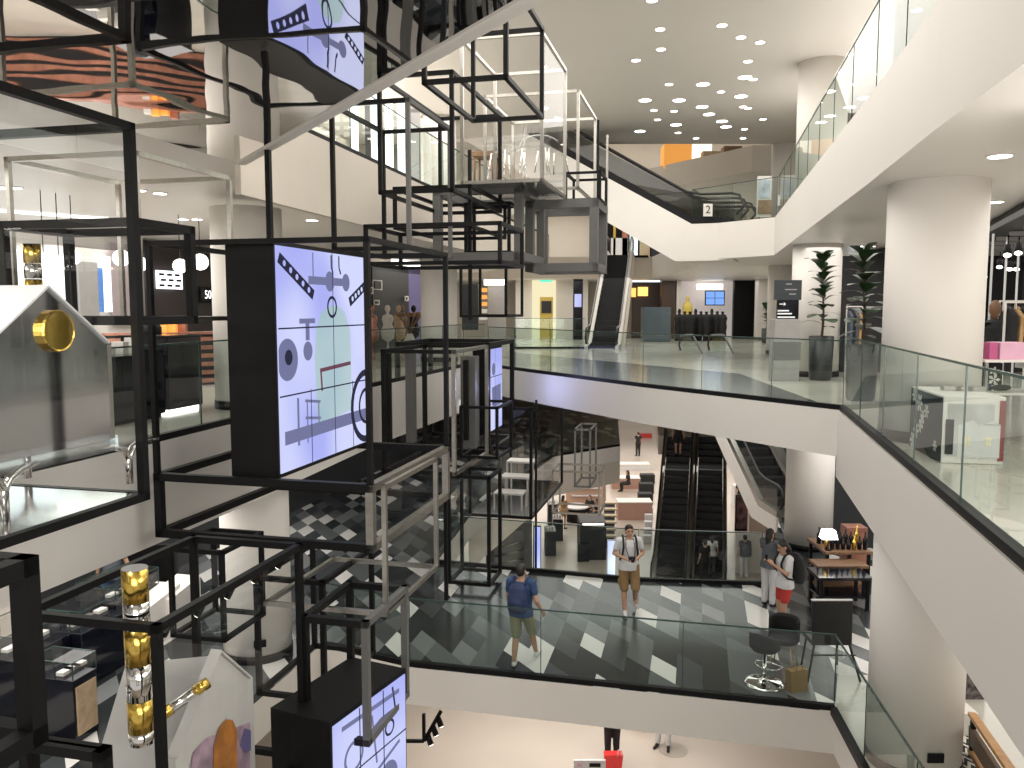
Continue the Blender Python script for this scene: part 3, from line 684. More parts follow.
block('light_box', 'smaller amber lit box at the left end of the dark brown shop front', 'light box', 631.5, 636, 288, 297, 46.9, emis('amber_box_small', (1,.5,.12), 1.8), .1)
block('light_sign', 'pale blue lit shop sign above the dark brown shop front', 'sign', 632, 660, 277.5, 282, 46, emis('pale_blue_sign', (.75,.92,1), 2.2), .1)
block('glass_counter', 'grey glass counter in front of the dark brown shop front', 'counter', 643, 671, 307, 341.8, 41, pbr('glass_counter_grey', (.10,.13,.15), .12), .8)
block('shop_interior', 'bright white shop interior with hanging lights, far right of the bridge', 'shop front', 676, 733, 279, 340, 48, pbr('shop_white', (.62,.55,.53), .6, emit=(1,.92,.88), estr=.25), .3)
block('partition', 'black wall panel at the right end of the bright far shop', 'panel', 733, 757, 276, 340, 46, M['black'], .3)
block('shop_pillar', 'white pilaster at the left end of the bright far shop', 'pillar', 676, 681, 279, 340, 45.5, M['white'], .5)
block('light_sign', 'row of blurred white light letters over the blue screen', 'sign', 697, 723, 284, 289.5, 47, M['strip'], .1)
t = thing('video_wall', 'blue video wall of four panels in the bright far shop', 'screen', tuple(at_y(715,304,46.8)))
m_ = MB(); front(m_, 705, 725, 290.5, 305.5, 46.85, .1); m_.build('frame', M['black'], t)
for i in (0,1):
    for j in (0,1):
        m_ = MB(); front(m_, 706+i*9.3, 714.7+i*9.3, 291.5+j*6.8, 297.8+j*6.8, 46.8, .04); m_.build('display_panel', emis('blue_screen', (.22,.42,.95), 1.1), t)
for k in range(9):
    x = 679+k*5.4; q = at_y(x, 334, 43-.25*(k%3)); 
    simple('clothes_form', 'dark clothed dress form in the row before the bright far shop', 'dress form', MB().lathe([(.22,0),(.20,.5),(.24,.7),(.20,.95),(.25,1.15+.1*(k%2)),(.18,1.32),(.06,1.38),(.09,1.5),(.06,1.62-.12*(k%3)),(.01,1.65-.12*(k%3))], (q.x,q.y,0), 12), M['blackcloth'], 'dark dress forms before the bright far shop')
q = at_y(687, 334, 45); simple('clothes_form', 'dress form in a yellow top at the left of the bright far shop', 'dress form', MB().lathe([(.2,0),(.2,1.0),(.26,1.2),(.28,1.7),(.2,1.95),(.07,2.0),(.11,2.15),(.08,2.3),(.01,2.33)], (q.x,q.y,0), 12), pbr('yellow_top', (.75,.58,.12), .6))
block('display_plinth', 'plain red display board at the right of the bright far shop', 'board', 732, 746, 308, 313, 44.5, M['red'], .2) if False else None
block('shop_pillar', 'wide cream pilaster between the far shop and the sign stand', 'pillar', 757, 776, 268, 338, 44, M['white'], .6)
# --- lower left shop: patterned wall, counters, dark panels, person
q0 = wall_at(-10,-10.4); 
pat = MB()
random.seed(3)
for k in range(46):
    s = random.random(); zz = random.random(); a = Vector((-12.18+.2418*11.5,11.5,Z1+.2))+U*(3.0*s)+V*.02+Z*(2.6*zz); w_, h_ = random.choice((.16,.24,.32)), random.choice((.16,.24,.32))
    for (p_, d1, d2) in ((a, U*w_, Z*.014),(a+Z*h_, U*w_, Z*.014),(a, U*.014, Z*h_),(a+U*w_, U*.014, Z*h_)): pat.obox(p_, d1, d2, V*.008)
simple('wall_relief', 'pattern of overlapping grey square outlines on the beige wall, lower left', 'wall decoration', pat, pbr('outline_grey', (.30,.27,.23), .6))['kind'] = 'stuff'
def lcounter(label, xn, yb, xf, h, dep, m, glass=.0, drawers=0):
    P = at_z(xn, yb, Z1); L = solve(P+Z*.3, U, xf); t = thing('display_counter', label, 'counter', tuple(P), UA)
    MB().obox(P-V*dep, U*L, V*dep, Z*h).build('body', M[m], t, .008)
    if glass:
        g = MB(); a = P-V*dep+Z*h; c = [a, a+U*L, a+U*L+V*dep, a+V*dep]
        for i in range(4): j=(i+1)%4; g.quad(c[i],c[j],c[j]+Z*glass,c[i]+Z*glass)
        g.quad(*[x+Z*glass for x in c]); g.build('glass_case', M['clear'], t)
        e = MB()
        for i in range(4): j=(i+1)%4; e.bar(c[i]+Z*glass,c[j]+Z*glass,.012); e.bar(c[i],c[i]+Z*glass,.012)
        e.build('case_edges', M['gedge'], t)
    for k in range(drawers):
        d = MB().obox(P+V*.004-Z*0+U*(L*(k+.08)/drawers)+Z*(h*.12), U*(L*.84/drawers), V*.02, Z*(h*.76)).build('drawer_front', M['lwood'], t)
    return P, L, h, dep
specs = (('dark display counter with a glass case in the lower left corner',18,722,72,.9,.9,'gblack',.35,0),('wood fronted counter below the patterned wall, lower left',76,745,98,.9,.7,'gblack',.25,1),('dark counter with white goods, second along the patterned wall',84,690,128,.9,.9,'gblack',.35,0),('black counter with glass case behind the gold banded column',118,655,160,.9,.8,'gblack',.3,0))
CT = []
for s_ in specs: CT.append(lcounter(*s_))
n_ = 0
for (P,L,h,dep) in CT:
    for k in range(3):
        q = P-V*(dep*.5)+U*(L*(.2+.28*k))+Z*(h+.005)
        simple('product_box', ('white product box','silver product box','white product tray')[k]+' in the glass case of '+('the lower left corner counter','the wood fronted counter','the second dark counter','the black counter behind the gold column')[n_], 'box', MB().obox(q, U*.2, V*.12, Z*.05), M['white'] if k != 1 else M['steel'])
    n_ += 1
for k,(x,y) in enumerate(((150,650),(172,640))):
    P = at_z(x, y, Z1); t = thing('white_plinth', ('low white slanted plinth behind the gold banded column','second low white plinth beside the chrome edged box')[k], 'plinth', tuple(P), UA)
    MB().ext([P, P+U*.9, P+U*.9+Z*.9, P+Z*.75], -V*.5).build('body', M['white'], t)
block('dark_panel_wall', 'tall black panel wall behind the gold banded column', 'panel', 128, 176, 545, 622, 16.2, M['black'], .1)
# --- sign stand, fig trees, display table, right shop -------------------
Pq = at_z(787, 381, 0)
t = thing('sign_stand', 'grey pedestal with a slate direction sign beside the potted fig', 'sign stand', tuple(Pq))
YY = Pq.y
m_ = MB(); front(m_, 773, 801, 319, 381, YY, .35); m_.build('pedestal', M['grey'], t, .01)
m_ = MB(); front(m_, 773, 801, 342, 360, YY-.012, .01); m_.build('pedestal_band', pbr('band_grey', (.17,.17,.17), .4), t)
m_ = MB(); front(m_, 774.5, 802, 280, 300, YY+.02, .06); m_.build('upper_board', M['sign'], t)
m_ = MB(); front(m_, 777, 799, 300, 320, YY+.03, .06); lb = m_.build('lower_board', M['gblack'], t)
def px_text(body, x, y, Y, h, parent, m='signtxt'): return text(body, h, at_y(x,y,Y), (1,0,0), (0,0,1), M[m], 'lettering', parent)
ar = MB(); a = at_y(779.5,304.5,YY+.015); ar.obox(a, Vector((.13,0,0)), Vector((0,.008,0)), Z*.02); ar.quad(a+Vector((.09,0,.06)), a+Vector((.15,0,.01)), a+Vector((.09,0,-.04)), a+Vector((.11,0,.01))); ar.build('arrow', M['signtxt'], t)
for k,(x0,x1,y0) in enumerate(((777.5,792,313),(777.5,795,316.5),(777.5,789,310))):
    m_ = MB(); front(m_, x0, x1, y0, y0+1.4, YY+.015, .006); m_.build('text_line', M['signtxt'], t)
for k,(x0,x1,y0) in enumerate(((786,792,283.5),(785,797,289),(789,796,293.5))):
    m_ = MB(); front(m_, x0, x1, y0, y0+1.1, YY+.005, .006); m_.build('text_line', M['grey'], t)
def leafmesh(mb, p, d, L, w, droop):
    d = Vector(d).normalized(); side = d.cross(Z).normalized(); up = side.cross(d)
    rows = []
    for i in range(7):
        s = i/6; c = p+d*(L*s)-Z*(droop*L*s*s)+up*(.05*L*math.sin(s*3.1)); ww = w*(math.sin(math.pi*min(1,(s*.93+.04)))**.7)*(0.55+.65*s)*.75
        rows.append([c-side*ww+Z*.03*w, c-Z*.0, c+side*ww+Z*.03*w])
    k = mb.add([q for r in rows for q in r])
    for i in range(6):
        for j in range(2): mb.face((k+i*3+j, k+i*3+j+1, k+i*3+3+j+1, k+i*3+3+j), True)
def fig(label, base, ztop, pot_h, pot_r, seed, n=32):
    random.seed(seed); t = thing('potted_fig', label, 'plant', tuple(base)); x, y, z = base
    MB().lathe([(pot_r*.80,0),(pot_r*.9,.06),(pot_r,pot_h),(pot_r*.92,pot_h),(pot_r*.9,pot_h-.06)], base, 24).build('pot', pbr('charcoal_pot', (.03,.032,.033), .35), t)
    MB().lathe([(pot_r*.89,pot_h-.08),(pot_r*.89,pot_h-.05)], base, 20).build('soil', M['soil'], t)
    tr = MB(); H = ztop-z; pts = [Vector((x+.03*math.sin(s*5), y, z+pot_h-.1+(H-pot_h)*s*.92)) for s in [i/8 for i in range(9)]]
    tr.tube(pts, [.032-.018*i/8 for i in range(9)], 8); tr.build('trunk', M['bark'], t)
    lf = MB()
    for i in range(n):
        s = .10+.90*(i/(n-1))**.85; p = pts[min(8,int(s*8))]; q = Vector((p.x,p.y,z+pot_h+(H-pot_h)*s*.95)); an = i*2.4+random.random()*.5
        el = .15+.85*s+random.uniform(-.25,.25); Lf = random.uniform(.36,.56)*(1.0 if s > .12 else .7)
        leafmesh(lf, q, (math.cos(an)*math.cos(el), math.sin(an)*math.cos(el), math.sin(el)), Lf, Lf*.50, .35)
    lf.build('leaves', M['leaf'], t)
b1 = at_z(820, 380, 0); fig('tall fiddle leaf fig in a charcoal pot right of the sign stand', b1, at_y(820,253,b1.y).z, at_y(820,336,b1.y).z, .28, 5)
b2 = at_z(866, 398, 0); b2 = Vector((6.3, 14.9, 0)); fig('fiddle leaf fig half hidden behind the large right column', b2, at_y(862,250,b2.y).z, 1.0, .28, 9)
b3 = at_y(766, 335, 40); b3.z = 0; fig('small potted plant by the cream pilaster at the far shop', b3, 1.75, .7, .22, 11, 14)
# display table: white shell box with patterned black end and a picture of grey houses on its front
near = at_z(940.5, 463, 0); far = at_z(1003, 465, 0)
def tbl():
    L = (far-near); l = L.normalized(); nrm = Vector((-l.y, l.x, 0)); D = 1.15; H = at_y(942,396,near.y).z
    t = thing('display_table', 'white block display table with flower patterned end behind the right balustrade', 'display table', tuple(near), math.atan2(l.y,l.x))
    MB().obox(near, L, nrm*D, Z*H).build('body', M['white'], t, .01)
    MB().obox(near+l*.05-nrm*.012+Z*.08, L-l*.16, nrm*.012, Z*(H-.16)).build('front_panel', pbr('front_grey', (.50,.50,.49), .4, var=.25, scale=3), t)
    pic = MB(); s = L.length
    for (x0,x1,z0,z1) in ((.25,.60,.10,.58),(.60,.92,.10,.60)): pic.obox(near+l*(x0*s)-nrm*.018+Z*(z0*H), l*((x1-x0)*s), nrm*.006, Z*((z1-z0)*H))
    for xc in (.28,.62): pic.ext([near+l*(xc*s)-nrm*.018+Z*(.58*H), near+l*((xc+.3)*s)-nrm*.018+Z*(.58*H), near+l*((xc+.2)*s)-nrm*.018+Z*(.66*H)], nrm*.006)
    pic.build('house_picture', pbr('picture_grey', (.66,.66,.65), .5), t)
    win = MB()
    for xc in (.36,.70):
        for i in (0,1):
            for j in (0,1): win.obox(near+l*((xc+i*.045)*s)-nrm*.024+Z*((.28+j*.07)*H), l*(.035*s), nrm*.006, Z*(.055*H))
    win.build('window_picture', pbr('window_yellow', (.85,.78,.5), .5), t)
    MB().obox(near+l*(.05*s)-nrm*.018+Z*.1, l*(.13*s), nrm*.006, Z*(.52*H)).build('dark_picture', M['dgrey'], t)
    MB().obox(near+L-l*.06-nrm*.014+Z*.04, l*.055, nrm*.012, Z*(H-.08)).build('red_edge', pbr('edge_red', (.25,.06,.06), .5), t)
    e = MB().obox(near-l*.012, l*.012, nrm*D, Z*(H-.02)).build('end_panel', M['dgrey'], t)
    fl = MB(); random.seed(2)
    for k in range(9):
        c = near-l*.016+nrm*(D*(.1+.8*random.random()))+Z*(H*(.08+.84*(k+.5)/9)); r = random.uniform(.07,.12)
        for i in range(6):
            a_ = i*math.pi/3; fl.quad(c, c+nrm*(r*math.cos(a_-.35)*.7)+Z*(r*math.sin(a_-.35)*.7), c+nrm*(r*math.cos(a_))+Z*(r*math.sin(a_)), c+nrm*(r*math.cos(a_+.35)*.7)+Z*(r*math.sin(a_+.35)*.7))
    fl.build('flower_print', M['white'], t)
    return near, l, nrm, D, H, s
tn, tl, tnr, tD, tH, ts = tbl()
for k in range(3):
    simple('glass_tray', ('first clear tray on the white display table','second clear tray on the white display table','third clear tray on the white display table')[k], 'tray', MB().obox(tn+tl*(ts*(.3+.2*k))+tnr*(.6)+Z*(tH+.002), tl*.18, tnr*.14, Z*.05), M['steel'])
# tall flower patterned panel behind the table, pink gift boxes on a white table
fp = at_z(992, 396, 0); pY = 10.6
t = thing('patterned_plinth', 'black and white flower patterned plinth beside the white display table', 'plinth', tuple(at_y(995,400,pY)))
a = at_y(988,420,pY); b = at_y(1003,363,pY)
MB().box((a.x,pY,0.0),(b.x,pY+.5,b.z)).build('body', M['gblack'], t)
fl = MB(); random.seed(8)
for k in range(8):
    c = Vector((a.x+(b.x-a.x)*random.uniform(.2,.8), pY-.004, b.z*(k+.6)/8.5)); r = random.uniform(.05,.09)
    for i in range(5):
        a_ = i*math.pi*.4; fl.quad(c, c+Vector((r*.7*math.cos(a_-.4),0,r*.7*math.sin(a_-.4))), c+Vector((r*math.cos(a_),0,r*math.sin(a_))), c+Vector((r*.7*math.cos(a_+.4),0,r*.7*math.sin(a_+.4))))
fl.build('flower_print', M['white'], t)
t = thing('white_table', 'white table with slim metal legs carrying the pink boxes at the right edge', 'table', (6.1,10.2,0))
zt = at_y(1010,360,10.2).z; x0 = at_y(985,361,10.2).x
MB().box((x0,10.2,zt-.03),(x0+2.2,11.0,zt)).build('table_top', M['white'], t)
for dx in (.03,2.14):
    for dy in (.03,.74): MB().box((x0+dx,10.2+dy,0),(x0+dx+.035,10.235+dy,zt-.03)).build('leg', M['steel'], t)
MB().box((x0+.1,10.3,zt-.45),(x0+2.1,10.9,zt-.42)).build('shelf', M['white'], t)
simple('gift_box', 'lilac pink gift box on the white table at the right edge', 'box', MB().box((x0+.24,10.3,zt),(x0+.60,10.6,zt+.21)), M['pink'])
simple('gift_box', 'small magenta gift box left of the lilac pink one', 'box', MB().box((x0+.12,10.32,zt),(x0+.225,10.5,zt+.21)), pbr('magenta_card', (.50,.10,.25), .5))
simple('shoe', 'dark shoe on the lower shelf of the white table', 'shoe', MB().ball((x0+.45,10.6,zt-.42+.04), .14, .05, .04), M['blackcloth'])
# right shop with black ceiling
struct(MB().prism([(6.9,10.9),(8.9,16),(9.7,24),(16.9,24),(16.9,10.9)],3.0,3.18).build('ceiling_right_shop', M['black']))
for k in range(9): struct(MB().box((7.3+.38*(.5+k*1.1),11.4+k*1.1,2.93),(16.9,11.45+k*1.1,3.0)).build('ceiling_beam', M['grey']))
struct(MB().box((8.3,21.5,0),(17,21.7,3.0)).build('wall_right_shop', pbr('shop_charcoal', (.02,.02,.021), .5)))
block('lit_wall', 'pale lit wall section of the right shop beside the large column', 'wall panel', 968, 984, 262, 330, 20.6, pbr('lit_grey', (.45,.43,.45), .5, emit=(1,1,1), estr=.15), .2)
sp = ((980,243,16),(1008,246,14.5),(1019,243,15),(1000,260,19),(1010,262,18.5),(1017,262,18.5),(976,265,20),(985,270,20))
for k,(x,y,Y) in enumerate(sp):
    p = at_y(x,y,Y); p.z = min(p.z, 2.8); t = thing('spotlight', 'black track spotlight under the dark ceiling of the right shop', 'spotlight', tuple(p), 0, 'spotlights of the right shop')
    MB().cyl(p, p+Vector((-.05,-.08,-.16)), .06, .07, 12).build('lamp_head', M['black'], t); MB().cyl(p, (p.x,p.y,2.93), .012, n=6).build('stem', M['black'], t)
    MB().cyl(p+Vector((-.051,-.081,-.161)), p+Vector((-.053,-.084,-.167)), .06, n=12).build('lens', M['light'], t)
def rail(label, x0, x1, Y, h, cols, seed):
    random.seed(seed); a = at_y(x0,330,Y); b = at_y(x1,330,Y); a.z = b.z = 0
    t = thing('clothes_rail', label, 'clothes rail', tuple(a))
    MB().bar(a, a+Z*h, .03).build('upright', M['white'], t); MB().bar(b, b+Z*h, .03).build('upright', M['white'], t); MB().bar(a+Z*h, b+Z*h, .03).build('rail', M['white'], t)
    n = len(cols)
    for i,c in enumerate(cols):
        p = a+(b-a)*((i+.6)/(n+.2)); w = .21+.03*random.random(); l = random.uniform(.6,.85)
        g = MB(); g.ext([p+Vector((-.03,-w,h-.22)), p+Vector((-.03,-.06,h-.10)), p+Vector((-.03,.06,h-.10)), p+Vector((-.03,w,h-.22)), p+Vector((-.03,w*.8,h-.22-l)), p+Vector((-.03,-w*.8,h-.22-l))], Vector((.06,0,0)))
        g.bar(p+Z*(h-.1), p+Z*h, .01)
        simple('hanging_garment', label.split(' of ')[0].replace('clothes rail','garment on the clothes rail')+', '+c[1], 'garment', g, M[c[0]] if c[0] in M else c[0], label)
    return t
M['camel'] = pbr('camel_wool', (.42,.26,.12), .8, var=.3)
M['denim'] = pbr('blue_grey_cloth', (.09,.11,.15), .8, var=.2)
rail('white clothes rail of dark and camel clothes at the right edge', 1004, 1030, 12.8, 1.75, [('blackcloth','black and first'),('camel','camel coloured'),('blackcloth','black beside the camel one'),('tee','white one')], 4)
rail('clothes rail of grey and brown clothes seen left of the large column', 846, 862, 20, 1.7, [('denim','blue grey and first'),('blackcloth','black one'),('greycloth','dark grey one'),('camel','camel brown one'),('blackcloth','black last one')], 6)
block('light_wall', 'bright white shop wall left of the large column', 'light panel', 848, 866, 262, 300, 24, M['panel'], .1)
q = at_y(994, 330, 14.0); t = thing('dress_form', 'black dressed mannequin with brown hair in the right shop', 'mannequin', (q.x,q.y,0))
MB().lathe([(.16,0),(.16,.03),(.02,.05),(.02,.5),(.20,.55),(.17,.95),(.14,1.1),(.19,1.3),(.17,1.42),(.05,1.48)], (q.x,q.y,.0), 14).build('body', M['blackcloth'], t)
MB().lathe([(.05,1.46),(.05,1.52),(.09,1.6),(.09,1.7),(.05,1.78),(.01,1.79)], (q.x,q.y,0), 14).build('head', pbr('mannequin_brown', (.20,.10,.05), .5), t)
t = thing('shelf_unit', 'white open shelf unit with folded clothes in the right shop', 'shelf', tuple(at_y(976,340,15)))
xa, xb = at_y(969,300,15).x, at_y(986,300,15).x
for k in range(5): MB().box((xa,15,.1+.38*k),(xb,15.4,.13+.38*k)).build('shelf_board', M['white'], t)
for x in (xa,xb-.02): MB().box((x,15,0),(x+.02,15.4,1.7)).build('side_post', M['white'], t)
for k in range(4): simple('folded_clothes', ('folded grey clothes on the lowest shelf of the white shelf unit','folded black clothes on the second shelf of the white shelf unit','folded pale clothes on the third shelf of the white shelf unit','folded dark clothes on the top shelf of the white shelf unit')[k], 'clothes', MB().box((xa+.04,15.05,.132+.38*k),(xb-.05,15.35,.30+.38*k)), M[('grey','blackcloth','tee','greycloth')[k]])
simple('pillar_stand', 'slim black pedestal stand in the right shop', 'stand', MB().lathe([(.2,0),(.2,.04),(.05,.08),(.05,1.35),(.16,1.4),(.16,1.44)], at_y(980,338,13.2)*1.0-Z*at_y(980,338,13.2).z, 14), M['black'])
# downlights -------------------------------------------------------------
def downl(x, y, z, r, label, grp, nm='downlight'):
    p = at_z(x, y, z); t = thing(nm, label, 'ceiling light', (p.x,p.y,z), 0, grp)
    MB().lathe([(r*1.18,-.012),(r*1.18,.0)], (p.x,p.y,z), 18).build('trim_ring', M['white'], t)
    MB().lathe([(r,-.016),(r,-.012)], (p.x,p.y,z), 18).build('lens', M['light'], t)
big = ((645,100),(679,100),(702,106.5),(703,84),(745,77),(741,96),(709,114),(722,121),(726,126.5),(676,124.5),(640,131))
sm = ((652,0),(660,29),(722,25),(741,37),(760,42),(661,49),(636,60),(748,61),(669,84),(721,91.5),(753,79),(743,106.5),(748,108),(654,110),(674,111),(657.5,119.5),(678,132.5),(763,119),(744.5,129),(743,138),(696,138))
for x,y in big: downl(x, y, 7.498, .17, 'large round downlight among those glowing in the high white ceiling', 'large downlights of the high ceiling')
for x,y in sm: downl(x, y, 7.498, .10, 'small round downlight among those glowing in the high white ceiling', 'small downlights of the high ceiling')
for k,(x,y) in enumerate(((1000,155.5),(975,201.5),(995,201.5),(976,235))): downl(x, y, 3.198, .11, ('downlight nearest the right picture edge in the white soffit','left downlight of the pair right of the large column','right downlight of the pair right of the large column','downlight low in the soffit just right of the large column')[k], 'downlights of the right soffit')
for k,(x,y) in enumerate(((858,246),(870,246))): downl(x, y, 3.198, .12, ('left downlight of the pair above the half hidden fig','right downlight of the pair above the half hidden fig')[k], 'downlights above the fig')
for x,y in ((1,187),(15,187.5),(139,190),(160,193),(183,219),(197,219)): downl(x, y, ZM-.002, .10, 'round downlight in the white soffit over the left shop', 'downlights over the left shop')
for x,y in ((312,220),(372,247)): downl(x, y, ZM-.002, .12, 'round downlight in the soffit beyond the left column', 'downlights beyond the left column')
sd = at_z(986, 219, 3.198); t = thing('smoke_detector', 'small white smoke detector on the soffit right of the large column', 'smoke detector', tuple(sd))
MB().lathe([(.07,-.0),(.07,-.02),(.05,-.05),(.02,-.06)], sd, 16).build('detector_body', M['grey'], t)

rail('clothes rail of black clothes deeper in the right shop behind the mannequin', 998, 1026, 16.5, 1.8, [('blackcloth','black first'),('greycloth','grey second'),('blackcloth','black third'),('camel','camel fourth'),('blackcloth','black fifth'),('denim','blue grey sixth')], 21)
for k,x in enumerate((990,1004,1016)):
    p = at_y(x,300,14.4+.6*k); simple('hanging_rod', ('thin white rod from floor to ceiling nearest the mannequin','second thin white rod from floor to ceiling in the right shop','third thin white rod from floor to ceiling in the right shop')[k], 'rod', MB().bar((p.x,p.y,0),(p.x,p.y,2.93),.03), M['tee'])
block('partition', 'black back wall section of the right shop behind the rods', 'partition', 986, 1024, 262, 335, 20.9, M['black'], .1)
def escalator(label, base, d2, rise, w=1.05, side='steel', truss='white', flat=1.3, pan='smoke', ang=30, trussd=.9, group=None):
    d = Vector((d2[0], d2[1], 0)).normalized(); s = Vector((d.y, -d.x, 0)); B = Vector(base); run = rise/math.tan(math.radians(ang))
    t = thing('escalator', label, 'escalator', tuple(B), math.atan2(d.y,d.x), group)
    n = round(run/.4); st = MB()
    for i in range(n):
        p = B+d*(run*i/n)+Z*(rise*i/n); st.obox(p-s*w/2+Z*.0, d*(run/n+.02), s*w, Z*(rise/n))
        for k in range(12): st.obox(p-s*(w/2-.04-k*(w-.1)/12)-d*.006, d*.008, s*.03, Z*(rise/n-.01))
    st.build('steps', M['tread'], t)
    yl = MB()
    for e,(pp) in ((0,B-d*flat),(1,B+d*run+Z*rise)): yl.obox(pp-s*w/2-Z*.02, d*flat, s*w, Z*.03)
    yl.build('landing_plate', M['steel'], t)
    tb = MB(); A = B-d*flat; E = B+d*(run+flat)+Z*rise; hw = w/2+.185
    pts = [A, B, B+d*run+Z*rise, E, E-Z*trussd, B+d*(run+.3)+Z*(rise-trussd*1.05), B+d*.5-Z*trussd, A-Z*trussd]
    for sg in (-1,1): tb.ext([p+s*(sg*hw-.0) - s*(.0 if sg>0 else -.0) for p in pts], s*(-sg*.05))
    tb.ext([p-s*(hw-.05) for p in (pts[7],pts[6],pts[5],pts[4])]+[p-s*(hw-.05)+Z*.05 for p in (pts[4],pts[5],pts[6],pts[7])], s*(2*hw-.1))
    tb.build('truss', M[truss], t)
    for sg in (-1,1):
        o = s*(sg*(w/2+.02)); sk = MB()
        sk.ext([x+o for x in (A, B, B+d*run+Z*rise, E, E+Z*.16, B+d*run+Z*(rise+.24), B+Z*.24, A+Z*.16)], s*(sg*.15)); sk.build('skirt', M[side], t)
        g = MB(); oo = s*(sg*(w/2+.09)); lp = [A+d*.15, B, B+d*run+Z*rise, E-d*.15]; up = [.82,.86,.86,.82]
        for i in range(3): g.quad(lp[i]+oo+Z*.16, lp[i+1]+oo+Z*.16, lp[i+1]+oo+Z*up[i+1], lp[i]+oo+Z*up[i])
        g.build('balustrade_panel', M[pan], t)
        h = [A+oo+Z*.25-d*.05, A+oo-d*.28+Z*.5, A+oo-d*.12+Z*.84, A+oo+Z*.9+d*.1, B+oo+Z*.92-d*.25, B+oo+Z*1.02+d*.2, B+d*run+Z*(rise+.96)-d*.15+oo, B+d*run+Z*(rise+.95)+d*.25+oo, E+oo+Z*.9-d*.1, E+oo+d*.12+Z*.84, E+oo+d*.28+Z*.5, E+oo+Z*.25+d*.05]
        MB().tube(h, .04, 8).build('handrail', M['rubber'], t)
    return t
def g0(x, Y, z): p = at_y(x, 400, Y); return (p.x, Y, z)
escalator('left one of the two black stepped escalators rising from the ground floor', g0(673,31,Z0), (.235,.972), 4.3, 1.05, truss='steel')
escalator('right one of the two black stepped escalators rising from the ground floor', g0(712,31,Z0), (.235,.972), 4.3, 1.05, truss='steel')
escalator('single escalator rising beyond the bridge to the upper shops', g0(604,34.5,0), (.2,.98), 4.3, 1.05, truss='cream')
escalator('white sided escalator under the high ceiling, front one of the pair', (5.9,27.0,Z3), (-.93,.37), 4.3, 1.0, pan='smoke', side='black', trussd=1.15)
escalator('rear one of the pair of escalators under the high ceiling', (6.9,29.2,Z3), (-.93,.37), 4.3, 1.0, pan='smoke', side='black', trussd=1.0)
escalator('escalator with green glass sides seen below the right end of the bridge', (8.1,24.6,Z1), (-.10,.995), 4.0, 1.0, pan='glass', trussd=.45)
# floor number plate at the top escalators
p = at_y(708, 210, 26.0); t = thing('floor_number_plate', 'small white number 2 plate at the foot of the top escalators', 'sign', tuple(p))
MB().box((p.x-.14,26.0,p.z-.19),(p.x+.14,26.03,p.z+.19)).build('plate', M['white'], t); text('2', .34, (p.x,25.99,p.z), (1,0,0), (0,0,1), M['dgrey'], 'numeral', t)
# orange shop on the top floor seen over the edge
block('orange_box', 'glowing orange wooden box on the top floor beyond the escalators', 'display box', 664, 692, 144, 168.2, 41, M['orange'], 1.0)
block('light_box', 'bright cream lit box right of the glowing orange box', 'light box', 692, 712, 144, 170, 41.5, emis('cream_glow', (1,.88,.7), 1.5), .8)
block('wood_box', 'low pale wooden box on the top floor, right of the cream lit box', 'display box', 703, 722, 151, 164.6, 40, M['lwood'], .5)
block('orange_box', 'brown orange seat on the top floor at the ceiling edge', 'display box', 724, 742, 146, 157, 38, M['wood'], .6)
t = thing('poster_stand', 'tall white poster stand with a brown lower picture by the upper landing', 'poster', tuple(at_y(765,216,25.2)))
m_ = MB(); front(m_, 757, 772, 176, 217, 25.2, .08); m_.build('panel', M['white'], t)
m_ = MB(); front(m_, 758, 771.5, 200, 214, 25.15, .04); m_.build('lower_picture', M['wood'], t)
m_ = MB(); front(m_, 759, 770.5, 180, 198, 25.15, .04); m_.build('upper_picture', pbr('poster_pale_blue', (.45,.50,.58), .5, var=.3, scale=5), t)
# upper left gallery shop: glass shelves, lit panels, stool, clear furniture
for k,(x0,x1,m) in enumerate(((352,357,'panel'),(372,380,'panel'),(386,392,'strip'),(398,404,'panel'),(366,369,'dgrey'),(408,420,'grey'),(424,431,'white'))):
    block('partition', ('glowing white shop panel at the left of the upper gallery','second glowing white shop panel on the upper gallery','bright light column on the upper gallery','third glowing white shop panel on the upper gallery','dark slim panel on the upper gallery','grey panel right of the glowing upper gallery panels','white panel at the right of the upper gallery shop')[k], 'panel', x0, x1, 88, 190, 23+.4*k, M[m], .1)
block('partition', 'pale green glass shop wall behind the upper gallery', 'panel', 430, 446, 110, 186, 26, pbr('pale_green_glass', (.50,.55,.46), .2), .1)
def stool(label, x, yb, yt, Y, w):
    p = at_y(x, yb, Y); h = at_y(x, yt, Y).z-p.z; t = thing('wooden_stool', label, 'stool', tuple(p), .2)
    MB().obox(p-U*w/2-V*w/2+Z*(h-.12), U*w, V*w, Z*.12).build('seat', M['wood'], t, .01)
    for i in (-1,1):
        for j in (-1,1):
            q = p+U*(i*(w/2-.05))+V*(j*(w/2-.05)); MB().cyl(q, q+Z*(h-.12), .025, .032, 8).build('leg', M['wood'], t)
stool('dark wooden stool standing on the left grey thick framed cube', 486, 183, 153, 20.3, .55)
